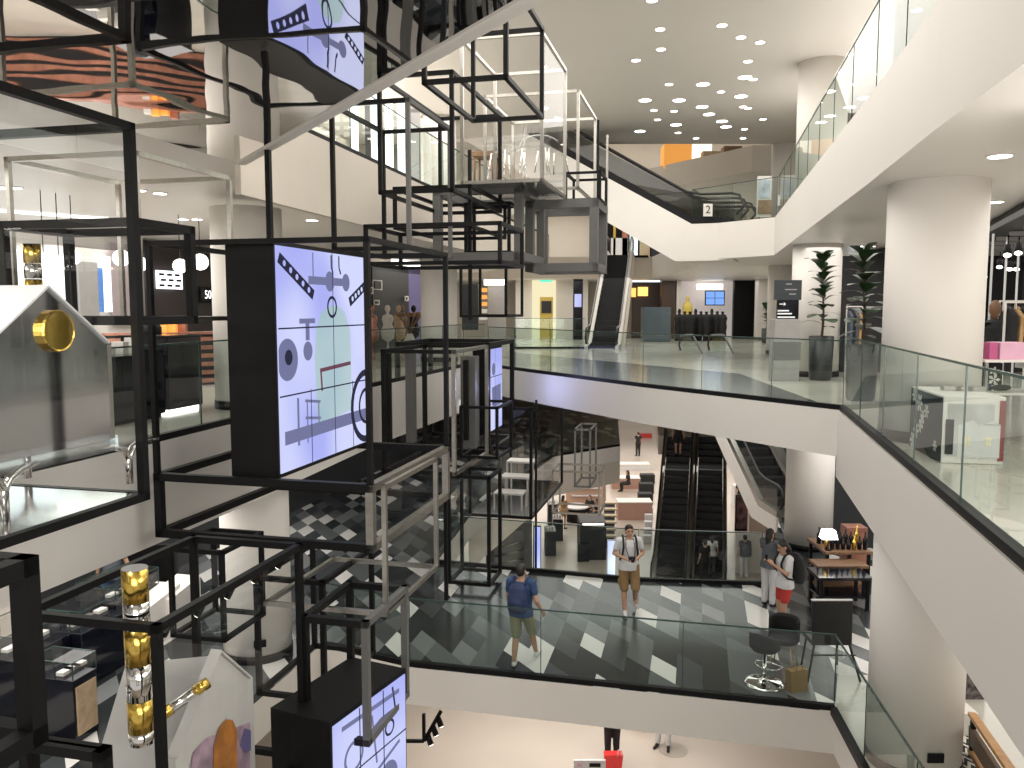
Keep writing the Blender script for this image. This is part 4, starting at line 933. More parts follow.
def clearchair(label, x, y, Y, rz, s=1.0):
    p = at_y(x, y, Y); t = thing('acrylic_chair', label, 'chair', tuple(p), rz)
    R = Matrix.Rotation(rz, 3, 'Z')
    def P_(a,b,c): return p+R @ Vector((a*s,b*s,c*s))
    sh = MB(); rows = []
    for (yy,zz,ww) in ((.28,.44,.24),(.1,.42,.26),(-.12,.43,.26),(-.2,.5,.26),(-.25,.7,.25),(-.28,.92,.20)):
        rows.append([P_(ww*math.sin(a_), yy+.05*(1-math.cos(a_)), zz+.05*(1-math.cos(a_))) for a_ in (-1.4,-.7,0,.7,1.4)])
    k = sh.add([q for r in rows for q in r])
    for i in range(5):
        for j in range(4): sh.face((k+i*5+j,k+i*5+j+1,k+i*5+6+j,k+i*5+5+j), True)
    sh.build('seat_shell', M['clear'], t)
    for i,j in ((-1,-1),(1,-1),(-1,1),(1,1)): MB().tube([P_(.2*i,.02+.18*j,.42), P_(.24*i,.02+.24*j,0)], .014*s, 6).build('leg', M['chrome'], t)
clearchair('clear plastic chair at the left in the tall steel frame under the ceiling', 508, 178, 15.8, 2.2, 1.1)
clearchair('clear plastic chair at the right in the tall steel frame under the ceiling', 535, 175, 16.2, 3.0, 1.1)
clearchair('clear plastic chair turned away behind the tall steel frame', 552, 172, 18.6, .6, 1.1)
t = thing('acrylic_arch', 'curved clear arch sheet in the tall steel frame', 'arch', tuple(at_y(530,160,17)))
ap = [at_y(518+22*(1-math.cos(a_)), 150-15*math.sin(a_), 17) for a_ in [i*math.pi/10 for i in range(9)]]
m_ = MB()
for a_, b_ in zip(ap[:-1],ap[1:]): m_.quad(a_, b_, b_-V*.8, a_-V*.8)
m_.build('arch_sheet', M['clear'], t); MB().tube(ap, .012, 6).build('arch_edge', M['white'], t)
# --- sculptures in the cages --------------------------------------------
cA = CAGE['A']; zf = cA['c'][0,0,0].z+.03
far_r = cA['c'][1,0,0]
# gabled mirror house
def gable(label, apex_px, eave_far_px, base_y, Y, dep, mats, near_len, halfpts=None):
    ap = at_y(*apex_px, Y)
    def onplane(x, y):   # point of the plane through ap spanned by U and Z
        d = ray(x,y); n = V; tt = (ap-CAM).dot(n)/d.dot(n); return CAM+d*tt
    ef = onplane(*eave_far_px); bz = onplane(eave_far_px[0], base_y).z; w = (ef-ap).dot(U)
    en = ap-U*w*near_len; en.z = ap.z-(ap.z-ef.z)*near_len
    bf = Vector((ef.x,ef.y,bz)); bn = Vector((en.x,en.y,bz))
    t = thing('gabled_house', label, 'sculpture', tuple((bf+bn)/2-V*dep/2), UA)
    loop = [bn, bf, ef, ap, en]
    m_ = MB(); m_.ext(loop, -V*dep); m_.build('house_body', mats[0], t)
    rf = MB(); rf.obox(ap+Z*.012+V*.03, ef-ap, -V*(dep+.03), Z*.02); rf.obox(ap+Z*.012+V*.03, (en-ap), -V*(dep+.03), Z*.02); rf.build('roof', mats[1], t)
    ed = MB(); ed.obox(bf+V*.0, U*.05, -V*dep, ef-bf); ed.build('side_panel', mats[2], t)
    return t, ap, ef, bf, bn, en
t, ap, ef, bf, bn, en = gable('mirror clad gabled house with a gold disc inside the left glass case', (46,289), (107,345), 440, 6.6, 1.3, (M['smirror'], pbr('bright_white', (.9,.9,.9), .4), M['steel']), 1.0)
c = ap+V*.012-Z*.0; cd = at_y(52,331,6.5); n_ = V; tt = (ap-CAM).dot(n_)/ray(54,331).dot(n_); c = CAM+ray(54,331)*tt+V*.01
MB().lathe([(.17,-.02),(.17,.03),(.16,.045),(.15,.04)], c, 32, False, V).build('gold_disc', M['gold'], t)
# arched clear table under it
tb_c = (bf+bn)/2; t = thing('arched_table', 'clear topped table on arched chrome legs inside the left glass case', 'table', (tb_c.x,tb_c.y,zf), UA)
ztop = bf.z-.005; L_ = (bf-bn).length+.4
m_ = MB(); m_.obox(bn-U*.3-V*1.45+Z*(-.035), U*(L_+.15), V*1.75, Z*.03); m_.build('table_top', M['clear'], t)
for k,(uu,vv) in enumerate(((.10,-.1),(L_-.25,-.1),(.10,-1.2),(L_-.25,-1.2))):
    b_ = bn+U*uu+V*(vv+.15); b_.z = zf; H_ = ztop-.04-zf
    m_ = MB()
    for sg in (-1,1):
        m_.tube([b_, b_+Z*(H_*.6), b_+Z*(H_*.82)+U*(sg*.05), b_+Z*(H_*.95)+U*(sg*.17), b_+Z*H_+U*(sg*.32)], [.035,.035,.034,.03,.02], 8)
    m_.build('leg', M['chrome'], t)
def banded_column(label, x, yt, yb, Y, r, slant=True):
    a, b = at_y(x[0], yt, Y), at_y(x[1], yb, Y); H = a.z-b.z; cx = (a.x+b.x)/2
    t = thing('banded_column', label, 'sculpture', (cx, Y, b.z)); n = 5; cuts = (0,.20,.42,.64,.80,1.0); names = (M['gold'],M['chrome'])
    for k in range(5):
        z0, z1 = b.z+H*cuts[k], b.z+H*cuts[k+1]; MB().lathe([(r,z0),(r,z1-.004)], (cx,Y,0), 28).build('band', names[0 if k in (0,2,4) else 1], t)
    MB().lathe([(r*.98,b.z+H-.004),(r*.98,b.z+H+.004)], (cx,Y,0), 28).build('cap', M['grey'], t)
    MB().lathe([(r*1.0,b.z-.1),(r*1.0,b.z)], (cx,Y,0), 28).build('foot', M['chrome'], t)
banded_column('gold and chrome banded column in the bottom left glass case', (136,140), 568, 730, 6.3, .098)
banded_column('short gold banded column behind the mirror house', (33.5,34.5), 244, 340, 7.6, .075)
# lower gabled house with a painted figure, slanted mirror panel, tilted banded rod
gm = pbr('white_lacquer', (.72,.70,.67), .18, var=.03)
cH = CAGE['H']
def poly_thing(name, label, cat, pts, Y0, th, m, nrm=None):
    q = [at_y(x,y,yy) for x,y,yy in pts]; n = (q[1]-q[0]).cross(q[2]-q[0]).normalized(); m_ = MB(); m_.ext(q, n*th); return q, n, m_
q, n, m_ = poly_thing('x','','', ((88,790,6.6),(126,664,7.6),(218,655,7.6),(176,790,6.6)), 0, .03, gm)
t = thing('mirror_sheet', 'slanted pale mirror sheet leaning behind the gold banded column', 'sculpture', tuple(q[0])); m_.build('sheet', pbr('pale_mirror', (.74,.73,.71), .18, .25, var=.06, scale=2), t)
MB().tube([at_y(152,722,6.85), at_y(206,684,7.1)], .05, 12).build('tilted_rod', M['chrome'], t)
MB().tube([at_y(196,691,7.02), at_y(208,682.5,7.10)], .052, 12).build('gold_band', M['gold'], t); MB().tube([at_y(152,722,6.85), at_y(172,708,6.92)], .052, 12).build('gold_band', M['gold'], t)
t, ap, ef, bf, bn, en = gable('pale gabled house panel with a violet and orange painting, bottom left', (219,653), (250,680), 830, 7.3, .08, (gm, gm, gm), 1.35)
def on_gable(x, y, d=.02):
    tt = (ap-CAM).dot(V)/ray(x,y).dot(V); return CAM+ray(x,y)*tt+V*d
m_ = MB(); m_.quad(*[on_gable(x,y,.012) for x,y in ((188,775),(192,752),(205,738),(249,722),(249,790),(186,790))]); m_.build('violet_wash', pbr('violet_paint', (.42,.30,.38), .4, var=.45, scale=5), t)
m_ = MB(); m_.quad(*[on_gable(x,y,.02) for x,y in ((211,790),(212,745),(217,728),(224,719),(231,720),(235,730),(236,790))]); m_.build('orange_figure', pbr('orange_paint', (.50,.19,.04), .4, var=.3, scale=6), t)
m_ = MB(); m_.quad(*[on_gable(x,y,.022) for x,y in ((238,745),(243,728),(249,730),(249,750),(243,752))]); m_.build('dark_patch', M['purple'], t)

# far upper floor shop glimpsed between the cages and the white escalator
block('partition', 'dark upper floor shop front behind the middle escalator head', 'shop front', 604, 662, 204, 256, 49, M['black'], .2)
for k,(x0,x1,y0,y1,m) in enumerate(((613,616,206,263.4,'gold'),(611,628,238,263.4,'tee'),(630,638,214,263.4,'panel'),(640,650,232,263.4,'lwood'),(651,660,240,263.4,'dgrey'),(622,628,216,263.4,'copper'))):
    block('shop_fitting', ('tall yellow fitting in the dark upper floor shop','white counter row in the dark upper floor shop','pale blue lit board in the dark upper floor shop','pale wooden fitting in the dark upper floor shop','dark grey fitting at the right of the dark upper floor shop','copper brown fitting in the middle of the dark upper floor shop')[k], 'shop fitting', x0, x1, y0, y1, 48.6, M[m], .2)
# ---------------------------------------------------------------- people
class Body(MB):
    def cap(s, a, ra, b, rb, n=10):
        """closed tapered limb with round ends"""
        a, b = Vector(a), Vector(b); d = (b-a); L = d.length; d.normalize()
        prof = []
        for i in range(1, 4): t = math.pi/2*i/3; prof.append((ra*math.sin(t), -ra*math.cos(t)))
        for i in range(1, 4): pass
        for i in range(3): t = math.pi/2*i/3; prof.append((rb*math.cos(t), L+rb*math.sin(t)))
        prof = [(.002, -ra)]+prof+[(.002, L+rb)]
        return s.lathe(prof, a, n, True, d)
    def loft(s, rings, n=16):
        base = len(s.v)
        for (c, rx, ry) in rings:
            for i in range(n):
                t = 2*math.pi*i/n; s.v.append((c[0]+rx*math.cos(t), c[1]+ry*math.sin(t), c[2]))
        K = len(rings)
        for k in range(K-1):
            for i in range(n):
                j = (i+1) % n; s.face((base+k*n+i, base+k*n+j, base+(k+1)*n+j, base+(k+1)*n+i), True)
        s.face([base+i for i in range(n)][::-1]); s.face([base+(K-1)*n+i for i in range(n)]); return s
    def fuse(s, name, m, parent, vox=.009, sm=3):
        o = lpart(s, name, m, parent)
        r = o.modifiers.new('surface', 'REMESH'); r.mode = 'VOXEL'; r.voxel_size = vox; r.use_smooth_shade = True
        k = o.modifiers.new('soften', 'SMOOTH'); k.factor = .5; k.iterations = sm; return o
def hand(b, w, d, palm_n, side, curl, k):
    """palm, four unequal bent fingers and a thumb from wrist w, pointing along d; palm_n is the palm's facing"""
    d = Vector(d).normalized(); pn = Vector(palm_n); pn = (pn-d*pn.dot(d)).normalized(); x = d.cross(pn)*side
    c = w+d*.045*k
    b.ball(c, .040*k, .016*k, .050*k, 12, 8, Matrix((x, pn, d)).transposed())
    for i,(off,L) in enumerate(((-.030,.062),(-.010,.074),(.010,.080),(.030,.072))):
        p = w+d*.085*k+x*off*k; a1 = curl*.6; q = p+(d*math.cos(a1)+pn*math.sin(a1))*L*.5*k; a2 = curl*1.6
        r = q+(d*math.cos(a2)+pn*math.sin(a2))*L*.45*k
        b.cap(p, .0095*k, q, .009*k, 8); b.cap(q, .009*k, r, .0075*k, 8)
    p = w+d*.03*k+x*.036*k; q = p+(d*.6+x*.55+pn*.4).normalized()*.04*k; r = q+(d*.85+pn*.5).normalized()*.032*k
    b.cap(p, .012*k, q, .0105*k, 8); b.cap(q, .0105*k, r, .009*k, 8)
def person(label, loc, rz, H=1.72, pose=None, top=None, bottom=None, shoes=None, hair='short', female=False, detail=True, sleeves=.55, shorts=True, group=None, look=0.0, tilt=0.0, socks=None):
    """pose gives joint places in metres for a 1.72 m figure facing +y"""
    k = H/1.72; t = thing('person', label, 'person', loc, rz, group); P = dict(
        hipL=(-.095,0,.92), hipR=(.095,0,.92), kneeL=(-.10,.02,.49), kneeR=(.10,.02,.49), ankL=(-.10,0,.085), ankR=(.10,0,.085), toeL=(-.12,.17,.03), toeR=(.12,.17,.03),
        shL=(-.185,0,1.41), shR=(.185,0,1.41), elL=(-.235,-.02,1.13), elR=(.235,-.02,1.13), wrL=(-.25,.06,.88), wrR=(.25,.06,.88), head=(0,.02,1.585), chest=(0,0,1.28), waist=(0,0,1.06), pelvis=(0,0,.95), curl=.5, handL=None, handR=None)
    P.update(pose or {}); G = {a: (Vector(b)*k if isinstance(b, tuple) else b) for a, b in P.items()}
    f = .93 if female else 1.0; B = Body(); v = .0085 if detail else .017
    ch, wa, pe = G['chest'], G['waist'], G['pelvis']
    neck = (G['shL']+G['shR'])/2
    def torso(b, e, top_z=True):
        b.loft([(pe-Z*.10*k, (.13+e)*k*f, (.09+e)*k), (pe, (.165+e)*k, (.115+e)*k), (wa, (.140+e)*k*f, (.095+e)*k), (ch-Z*.06*k, (.155+e)*k*f, (.112+e)*k), (ch+Z*.04*k, (.165+e)*k*f, (.115+e)*k), (neck-Z*.0*k, (.15+e)*k*f, (.085+e)*k), (neck+Z*.05*k, (.075+e)*k, (.06+e)*k)], 18)
    torso(B, 0)
    B.cap(neck, .058*k, G['head']-Z*.08*k, .052*k)
    for s in 'LR':
        sg = -1 if s == 'L' else 1
        B.cap(neck+(G['sh'+s]-neck)*.6, .062*k*f, G['sh'+s], .055*k*f); B.cap(G['sh'+s], .053*k*f, G['el'+s], .040*k*f); B.cap(G['el'+s], .040*k*f, G['wr'+s], .026*k*f)
        d = G['hand'+s] if G['hand'+s] is not None else (G['wr'+s]-G['el'+s]); d = Vector(d)
        pn = Vector((-sg*.8,.5,0)) if abs(d.normalized().z) > .6 else Vector((-sg*.6,0,-.7))
        if detail: hand(B, G['wr'+s], d, pn, 1 if s == 'R' else -1, P['curl'], k)
        else: B.cap(G['wr'+s], .026*k, G['wr'+s]+d.normalized()*.09*k, .022*k)
        B.cap(G['hip'+s], .092*k, G['knee'+s], .058*k); B.cap(G['knee'+s], .056*k, G['knee'+s]*.45+G['ank'+s]*.55-Vector((0,.015,0)), .052*k); B.cap(G['knee'+s]*.55+G['ank'+s]*.45-Vector((0,.012,0)), .052*k, G['ank'+s], .036*k)
        B.cap(G['ank'+s]-Z*.03*k, .036*k, G['toe'+s], .026*k)
    # head: egg, jaw, nose, ears; turned by look and tilted
    R = Matrix.Rotation(look, 3, 'Z') @ Matrix.Rotation(tilt, 3, 'X'); h = G['head']
    def hp(x, y, z): return h+R @ (Vector((x,y,z))*k)
    B.ball(hp(0,-.008,.030), .076*k, .094*k, .090*k, 16, 10, R); B.ball(hp(0,.018,-.035), .060*k, .072*k, .078*k, 14, 9, R)
    B.cap(hp(0,.084,.012), .010*k, hp(0,.103,-.022), .015*k); B.ball(hp(0,.062,-.085), .030*k, .026*k, .022*k)
    for s in (-1,1): B.ball(hp(.078*s,-.008,-.002), .012*k, .022*k, .033*k, 8, 6, R)
    body = B.fuse('body', M['skin'], t, v)
    if detail:
        for s in (-1,1):
            e = MB().ball(hp(.030*s,.083,.012), .012*k, .007*k, .007*k, 8, 6, R); e.ball(hp(.030*s,.088,.012), .006*k, .005*k, .006*k, 8, 6, R); lpart(e, 'eye', M['blackcloth'], t)
            lpart(MB().bar(hp(.016*s,.089,.032), hp(.046*s,.080,.033), .010*k, .008*k), 'eyebrow', M['hair'], t)
        lpart(MB().tube([hp(-.024,.083,-.058), hp(0,.093,-.060), hp(.024,.083,-.058)], .006*k, 6), 'mouth', pbr('lips', (.33,.12,.10), .5), t)
    hb = Body(); hb.ball(hp(0,-.018,.046), .083*k, .096*k, .084*k, 16, 10, R)
    if hair == 'short': hb.ball(hp(0,-.045,.005), .078*k, .066*k, .085*k, 14, 9, R); hb.ball(hp(0,.035,.092), .062*k, .045*k, .030*k, 12, 8, R)
    if hair in ('long','bun'): hb.ball(hp(0,-.055,-.02), .082*k, .066*k, .12*k, 14, 9, R)
    if hair == 'long': hb.cap(hp(0,-.07,-.05), .07*k, hp(0,-.085,-.24), .05*k)
    if hair == 'bun': hb.ball(hp(0,-.12,.05), .06*k, .055*k, .055*k)
    hb.fuse('hair', M['hair'], t, v*1.15, 2)
    if top:
        T = Body(); e = .016
        T.loft([(pe-Z*.09*k, (.190+e)*k, (.148+e)*k), (pe+Z*.02*k, (.182+e)*k, (.136+e)*k), (wa, (.150+e)*k*f, (.104+e)*k), (ch-Z*.05*k, (.158+e)*k*f, (.114+e)*k), (ch+Z*.04*k, (.168+e)*k*f, (.117+e)*k), (neck, (.152+e)*k*f, (.088+e)*k), (neck+Z*.025*k, (.09+e)*k, (.068+e)*k)], 18)
        for s in 'LR':
            T.cap(neck+(G['sh'+s]-neck)*.6, .074*k*f, G['sh'+s], .068*k*f)
            if sleeves > 0: 
                q = G['sh'+s]+(G['el'+s]-G['sh'+s])*min(1,sleeves); T.cap(G['sh'+s], .068*k*f, q, .060*k*f)
                if sleeves > 1: T.cap(q, .056*k*f, G['el'+s]+(G['wr'+s]-G['el'+s])*(sleeves-1), .042*k*f)
        T.fuse('shirt', M[top], t, v*1.2, 2)
    if bottom:
        T = Body(); T.loft([(pe-Z*.10*k, .150*k, .118*k), (pe-Z*.02*k, .182*k, .132*k), (pe+Z*.06*k, .172*k, .122*k)], 18)
        for s in 'LR':
            if shorts:
                q = G['hip'+s]+(G['knee'+s]-G['hip'+s])*(.95 if not female else .62); T.cap(G['hip'+s], .108*k, q, .088*k)
            else:
                T.cap(G['hip'+s], .108*k, G['knee'+s], .084*k); T.cap(G['knee'+s], .084*k, G['ank'+s]+Z*.03*k, .066*k)
        T.fuse('shorts' if shorts else 'trousers', M[bottom], t, v*1.2, 2)
    for s in 'LR':
        S = Body(); a, o = G['ank'+s], G['toe'+s]; a2 = Vector((a.x,a.y,o.z+.012*k)); dd = (o-a2).normalized()
        S.cap(a2-dd*.03*k+Z*.005*k, .038*k, o+dd*.02*k, .034*k); S.cap(a2+Z*.03*k, .042*k, a2+dd*.09*k+Z*.01*k, .037*k)
        S.fuse('shoe', M[shoes or 'tee'], t, v*1.1, 2)
        if socks: lpart(MB().cyl(a-Z*.01*k, a+Z*.09*k, .042*k, .045*k, 14), 'sock', M[socks], t)
    return t, G, k
def backpack(t, G, k, m, w=.16, h=.44, d=.17, top=1.44):
    # worn on the back of the person: straps are its parts
    b = Body(); c = G['chest']+Vector((0,-.125*k-d*k/2,0)); zt = top*k; zb = zt-h*k
    b.loft([((c.x,c.y,zb), w*.92*k, d*.5*k), ((c.x,c.y-.01,zb+.10*k), w*k, d*.62*k), ((c.x,c.y-.01,zb+h*.55*k), w*k, d*.58*k), ((c.x,c.y+.01,zt-.06*k), w*.85*k, d*.45*k), ((c.x,c.y+.02,zt), w*.55*k, d*.25*k)], 18)
    b.ball((c.x,c.y-d*.5*k,zb+.15*k), w*.7*k, .05*k, .11*k)
    o = b.fuse('backpack', M[m], t, .012, 2)
    for s in (-1,1):
        x = .105*s*k; pts = [Vector((x,-.12*k,1.42*k)), Vector((x*1.1,-.03*k,1.50*k)), Vector((x*1.15,.075*k,1.46*k)), Vector((x*1.2,.137*k,1.32*k)), Vector((x*1.4,.125*k,1.16*k)), Vector((x*1.55,.02*k,1.05*k)), Vector((x*1.4,-.12*k,1.02*k))]
        st = MB().tube(pts, .020*k, 6); q = lpart(st, 'strap', M[m], t)
    return o
def on1(x, y, z=Z1): p = at_z(x, y, z); return (p.x, p.y, z)
# man with the camera, walking toward the viewer
t, G, k = person('man in white t-shirt and khaki cargo shorts holding a black camera', on1(628,613), math.pi+.06, 1.78, dict(
    kneeL=(-.12,.10,.50), ankL=(-.17,-.20,.20), toeL=(-.20,-.08,.085), hipL=(-.095,.02,.93), kneeR=(.09,.05,.49), ankR=(.085,.10,.085), toeR=(.10,.27,.03),
    elL=(-.275,-.02,1.16), elR=(.275,-.02,1.16), wrL=(-.10,.235,1.12), wrR=(.09,.245,1.12), handL=(.5,.5,.05), handR=(-.5,.5,.05), curl=1.0), 'tee', 'khaki', 'tee', 'short', look=.08)
backpack(t, G, k, 'blackcloth', .15, .40, .13)
lpart(MB().box((-.065,.27,1.13),(.065,.33,1.22)).cyl((0,.33,1.17),(0,.40,1.17),.034,.036,16), 'camera', M['gblack'], t, .004)
for s in (-1,1): lpart(MB().tube([(.06*s,.28,1.21),(.09*s,.15,1.36),(.07*s,.06,1.50),(.05*s,-.05,1.52)], .008, 6), 'camera_strap', M['blackcloth'], t)
for s in (-1,1): lpart(MB().box((.13*s-.055+.02*s,-.05,.58),(.13*s+.045+.03*s,.08,.70)), 'cargo_pocket', M['khaki'], t, .012)
# man in blue, seen from behind, walking away to the right
t, G, k = person('man in blue t-shirt and pale shorts walking away with a blue backpack', on1(521,666), -.30, 1.76, dict(
    kneeL=(-.10,.06,.49), ankL=(-.10,-.06,.085), toeL=(-.12,.11,.03), kneeR=(.12,.20,.53), ankR=(.15,.38,.11), toeR=(.17,.54,.055),
    elR=(.27,-.05,1.14), wrR=(.33,.10,.92), elL=(-.24,.05,1.13), wrL=(-.20,.22,.96)), 'navy', 'olive', 'tee', 'short', look=-.25)
backpack(t, G, k, 'navy2', .165, .46, .17, 1.44)
# woman in red shorts with black backpack, looking at her phone
t, G, k = person('woman in patterned white tee and red shorts with a black backpack', on1(783,633), math.pi/2+.15, 1.76, dict(
    kneeR=(.09,.04,.49), ankR=(.10,-.02,.085), toeR=(.11,.15,.03), kneeL=(-.09,.06,.49), ankL=(-.10,.03,.085), toeL=(-.11,.20,.03),
    elL=(-.24,.08,1.16), wrL=(-.10,.27,1.30), elR=(.24,.08,1.16), wrR=(.09,.28,1.30), handL=(.3,.5,.6), handR=(-.3,.5,.6), curl=.9, head=(0,.05,1.58)), 'tee', 'red', 'blackcloth', 'long', True, tilt=-.3, sleeves=.7)
backpack(t, G, k, 'blackcloth', .19, .52, .20, 1.46)
lpart(MB().box((-.04,.36,1.36),(.04,.372,1.50)), 'phone', M['gblack'], t)
# second woman beside her, hidden behind
t, G, k = person('dark haired woman in grey standing beside the woman in red shorts', on1(768,606), -.9, 1.6, dict(elL=(-.22,.08,1.15), wrL=(-.12,.22,1.28), elR=(.22,.08,1.15), wrR=(.1,.22,1.28)), 'greycloth', 'tee', 'blackcloth', 'long', True, shorts=False)
# people on the ground floor beyond the escalators
t, G, k = person('person with a dark grey backpack and white trousers near the right escalator', on1(744,578,Z0), .1, 1.70, None, 'greycloth', 'tee', 'tee', 'short', detail=False, shorts=False)
backpack(t, G, k, 'greycloth', .19, .52, .18)
person('man in a black shirt at the foot of the right black stepped escalator', on1(704,584,Z0), .5, 1.70, None, 'blackcloth', 'blackcloth', 'blackcloth', 'short', detail=False, shorts=False)
person('woman in a white top with long hair behind the man in the black shirt', on1(711,576.5,Z0), 0, 1.64, None, 'tee', 'greycloth', 'blackcloth', 'long', True, detail=False, shorts=False)
# rider on the left escalator: stands on a step
Yr = 31+.972*5.9; zr = Z0+4.3*(5.9/7.448); pr = g0(673,31,Z0)
person('person in dark shorts riding down the left black stepped escalator', (pr[0]+.235*6.0, 31+.972*6.0, zr+.24), math.pi-.2, 1.68, None, 'blackcloth', 'blackcloth', 'blackcloth', 'long', True, detail=False)
person('person in black trousers standing under the tiled bridge beside a red bag', on1(612,761,Z0), .1, 1.70, None, 'blackcloth', 'blackcloth', 'blackcloth', 'short', detail=False, shorts=False)
person('person whose black and white shoes show under the tiled bridge', on1(663,747,Z0), math.pi-.4, 1.70, dict(ankL=(-.13,.02,.085), toeL=(-.16,.19,.03), ankR=(.13,0,.085), toeR=(.17,.17,.03)), 'greycloth', 'tee', 'blackcloth', 'short', detail=False, shorts=False, socks='tee')
person('person in a grey shirt and blue shorts behind the gold banded column', on1(114,622), .6, 1.70, dict(elR=(.27,-.02,1.14), wrR=(.30,.10,.92)), 'greycloth', 'navy', 'blackcloth', 'short')
person('woman in a beige pink dress at the far ground floor table', on1(563,529,Z0), -.6, 1.62, None, 'camel', 'camel', 'blackcloth', 'long', True, detail=False, shorts=True)
seat = dict(hipL=(-.1,0,.52), hipR=(.1,0,.52), kneeL=(-.11,.40,.50), kneeR=(.11,.40,.50), ankL=(-.11,.38,.085), ankR=(.11,.38,.085), toeL=(-.12,.54,.03), toeR=(.12,.54,.03), shL=(-.18,.02,1.0), shR=(.18,.02,1.0), elL=(-.23,.06,.74), elR=(.23,.06,.74), wrL=(-.14,.28,.74), wrR=(.14,.28,.74), head=(0,.05,1.18), chest=(0,.01,.88), waist=(0,0,.67), pelvis=(0,0,.55))
person('long haired woman in black seated at the ground floor table', on1(590,520,Z0), 2.6, 1.64, dict(seat), 'blackcloth', 'blackcloth', 'blackcloth', 'long', True, detail=False, shorts=False)
person('second seated woman in black at the right of the ground floor table', on1(597,524,Z0), 2.0, 1.62, dict(seat), 'blackcloth', 'greycloth', 'blackcloth', 'long', True, detail=False, shorts=False)
person('woman in black seated at the pink counters left of the escalators', on1(628,492,Z0), 1.2, 1.64, dict(seat), 'blackcloth', 'blackcloth', 'blackcloth', 'long', True, detail=False, shorts=False)
person('distant person in black walking on the pale ground floor', on1(638,456,Z0), .3, 1.70, None, 'blackcloth', 'blackcloth', 'blackcloth', 'short', detail=False, shorts=False)
person('man in a dark shirt standing behind the white counter right of the escalators', on1(740.5,512,Z0), math.pi, 1.72, None, 'blackcloth', 'blackcloth', 'blackcloth', 'short', detail=False, shorts=False)
# ground floor hall -----------------------------------------------------
def gblock(name, label, cat, x0, x1, ytop, ybase, m, dp=.5, group=None, bevel=0, base=Z0, ang=None):
    """box standing on a floor: base line from (x0,ybase) to (x1,ybase)"""
    a = at_z(x0, ybase, base); b = at_z(x1, ybase, base); z = at_y(x0, ytop, a.y).z
    mb = MB().box((a.x, a.y, base), (b.x, a.y+dp, z)); return simple(name, label, cat, mb, m, group, bevel), a, b, z
o, a, b, z = gblock('island_counter', 'dark grey island counter on the beige ground floor left of the camera man', 'counter', 580, 606, 523, 560, M['dgrey'], 1.6)
MB().box((a.x-.12, a.y-.25, Z0), (a.x+.35, a.y, Z0+.75)).build('step_front', M['gblack'], o)
MB().box((a.x+.1, a.y-.02, z-.08), (b.x-.1, a.y, z-.03)).build('light_edge', M['strip'], o)
a = at_z(602, 548, Z0); t = thing('stepped_display', 'sloping stepped cosmetics display with cream shelves right of the island counter', 'display stand', tuple(a))
for k in range(6):
    p = a+Vector((.05+.08*k, .55*k, .45+.16*k)); MB().box((p.x,p.y,p.z),(p.x+.55,p.y+.34,p.z+.07)).build('shelf', pbr('cream_shelf', (.62,.50,.34), .5), t)
MB().ext([a+Vector((.0,0,0)), a+Vector((.0,0,.42)), a+Vector((.42,3.0,1.3)), a+Vector((.42,3.0,0))], Vector((.5,0,0))).build('body', M['dgrey'], t)
for k,(x0,x1,y0,y1,l) in enumerate(((545,556,532,556,'dark display counter nearest the lilac totem'),(553,563,520,541,'dark display counter second behind the lilac totem'),(548,558,505,526,'dark display counter third behind the lilac totem'))):
    o, a, b, z = gblock('island_counter', l, 'counter', x0, x1, y0, y1, M['dgrey'], 1.0); MB().box((a.x+.03,a.y+.03,z),(b.x-.03,a.y+.9,z+.03)).build('counter_top', M['grey'], o)
    for j in range(3): simple('cosmetic_bottle', ('first','middle','last')[j]+' small pale bottle on the '+l, 'bottle', MB().lathe([(.04,0),(.045,.1),(.02,.13),(.02,.17)], (a.x+.08+.12*j,a.y+.25,z+.031), 8), M['tee'])
o, a, b, z = gblock('wall_shelf', 'pinkish wooden wall of shelves behind the seated women', 'shelf', 566, 606, 478, 506, pbr('pink_wood', (.55,.36,.26), .5), .2)
for k in range(3): MB().box((a.x+.3, a.y-.2, Z0+.55+.4*k), (b.x-.3, a.y, Z0+.60+.4*k)).build('shelf_board', M['tee'], o)
t = thing('round_table', 'dark makeup table with a white top between the seated women', 'table', tuple(at_z(576,521,Z0)))
p = at_z(576,521,Z0); MB().lathe([(.60,.68),(.62,.70),(.62,.74),(.60,.76)], p, 20).build('table_top', M['tee'], t); MB().lathe([(.45,0),(.45,.68)], p, 20).build('pedestal', M['blackcloth'], t)
simple('yellow_bag', 'yellow bag hanging at the makeup table', 'bag', MB().lathe([(.16,0),(.2,.1),(.18,.4),(.1,.46)], at_z(584,524,Z0), 12), pbr('yellow_bag', (.62,.45,.12), .6))
for k,(x0,x1,y0,y1,l) in enumerate(((618,652,503,520,'pink orange counter block in front of the black benches'),(612,640,479,489,'pale pink counter block behind the seated woman in black'),(615,650,465,470,'white counter row far back on the ground floor'))):
    o, a, b, z = gblock('sales_counter', l, 'counter', x0, x1, y0, y1, pbr('pink_counter', (.46,.27,.21), .5) if k < 2 else M['tee'], .9); MB().box((a.x-.02,a.y-.02,z),(b.x+.02,a.y+.92,z+.04)).build('counter_top', M['white'], o)
for k,(y0,y1) in enumerate(((475,484),(484,494),(494,505))):
    gblock('bench', ('farthest of three black padded benches left of the escalators','middle one of three black padded benches left of the escalators','nearest of three black padded benches left of the escalators')[k], 'bench', 641-k, 655-k, y0, y1, M['blackcloth'], .6, 'black benches left of the escalators', .03)
for k in range(5): gblock('product_carton', 'white carton in the stepped row beside the left escalator', 'box', 646-.6*k, 653-.4*k, 508+7*k, 515.5+7*k, M['tee'], .3, 'white cartons beside the left escalator')
gblock('red_stand', 'distant red display at the back of the ground floor', 'display stand', 640, 652, 434, 438, M['red'], .5)
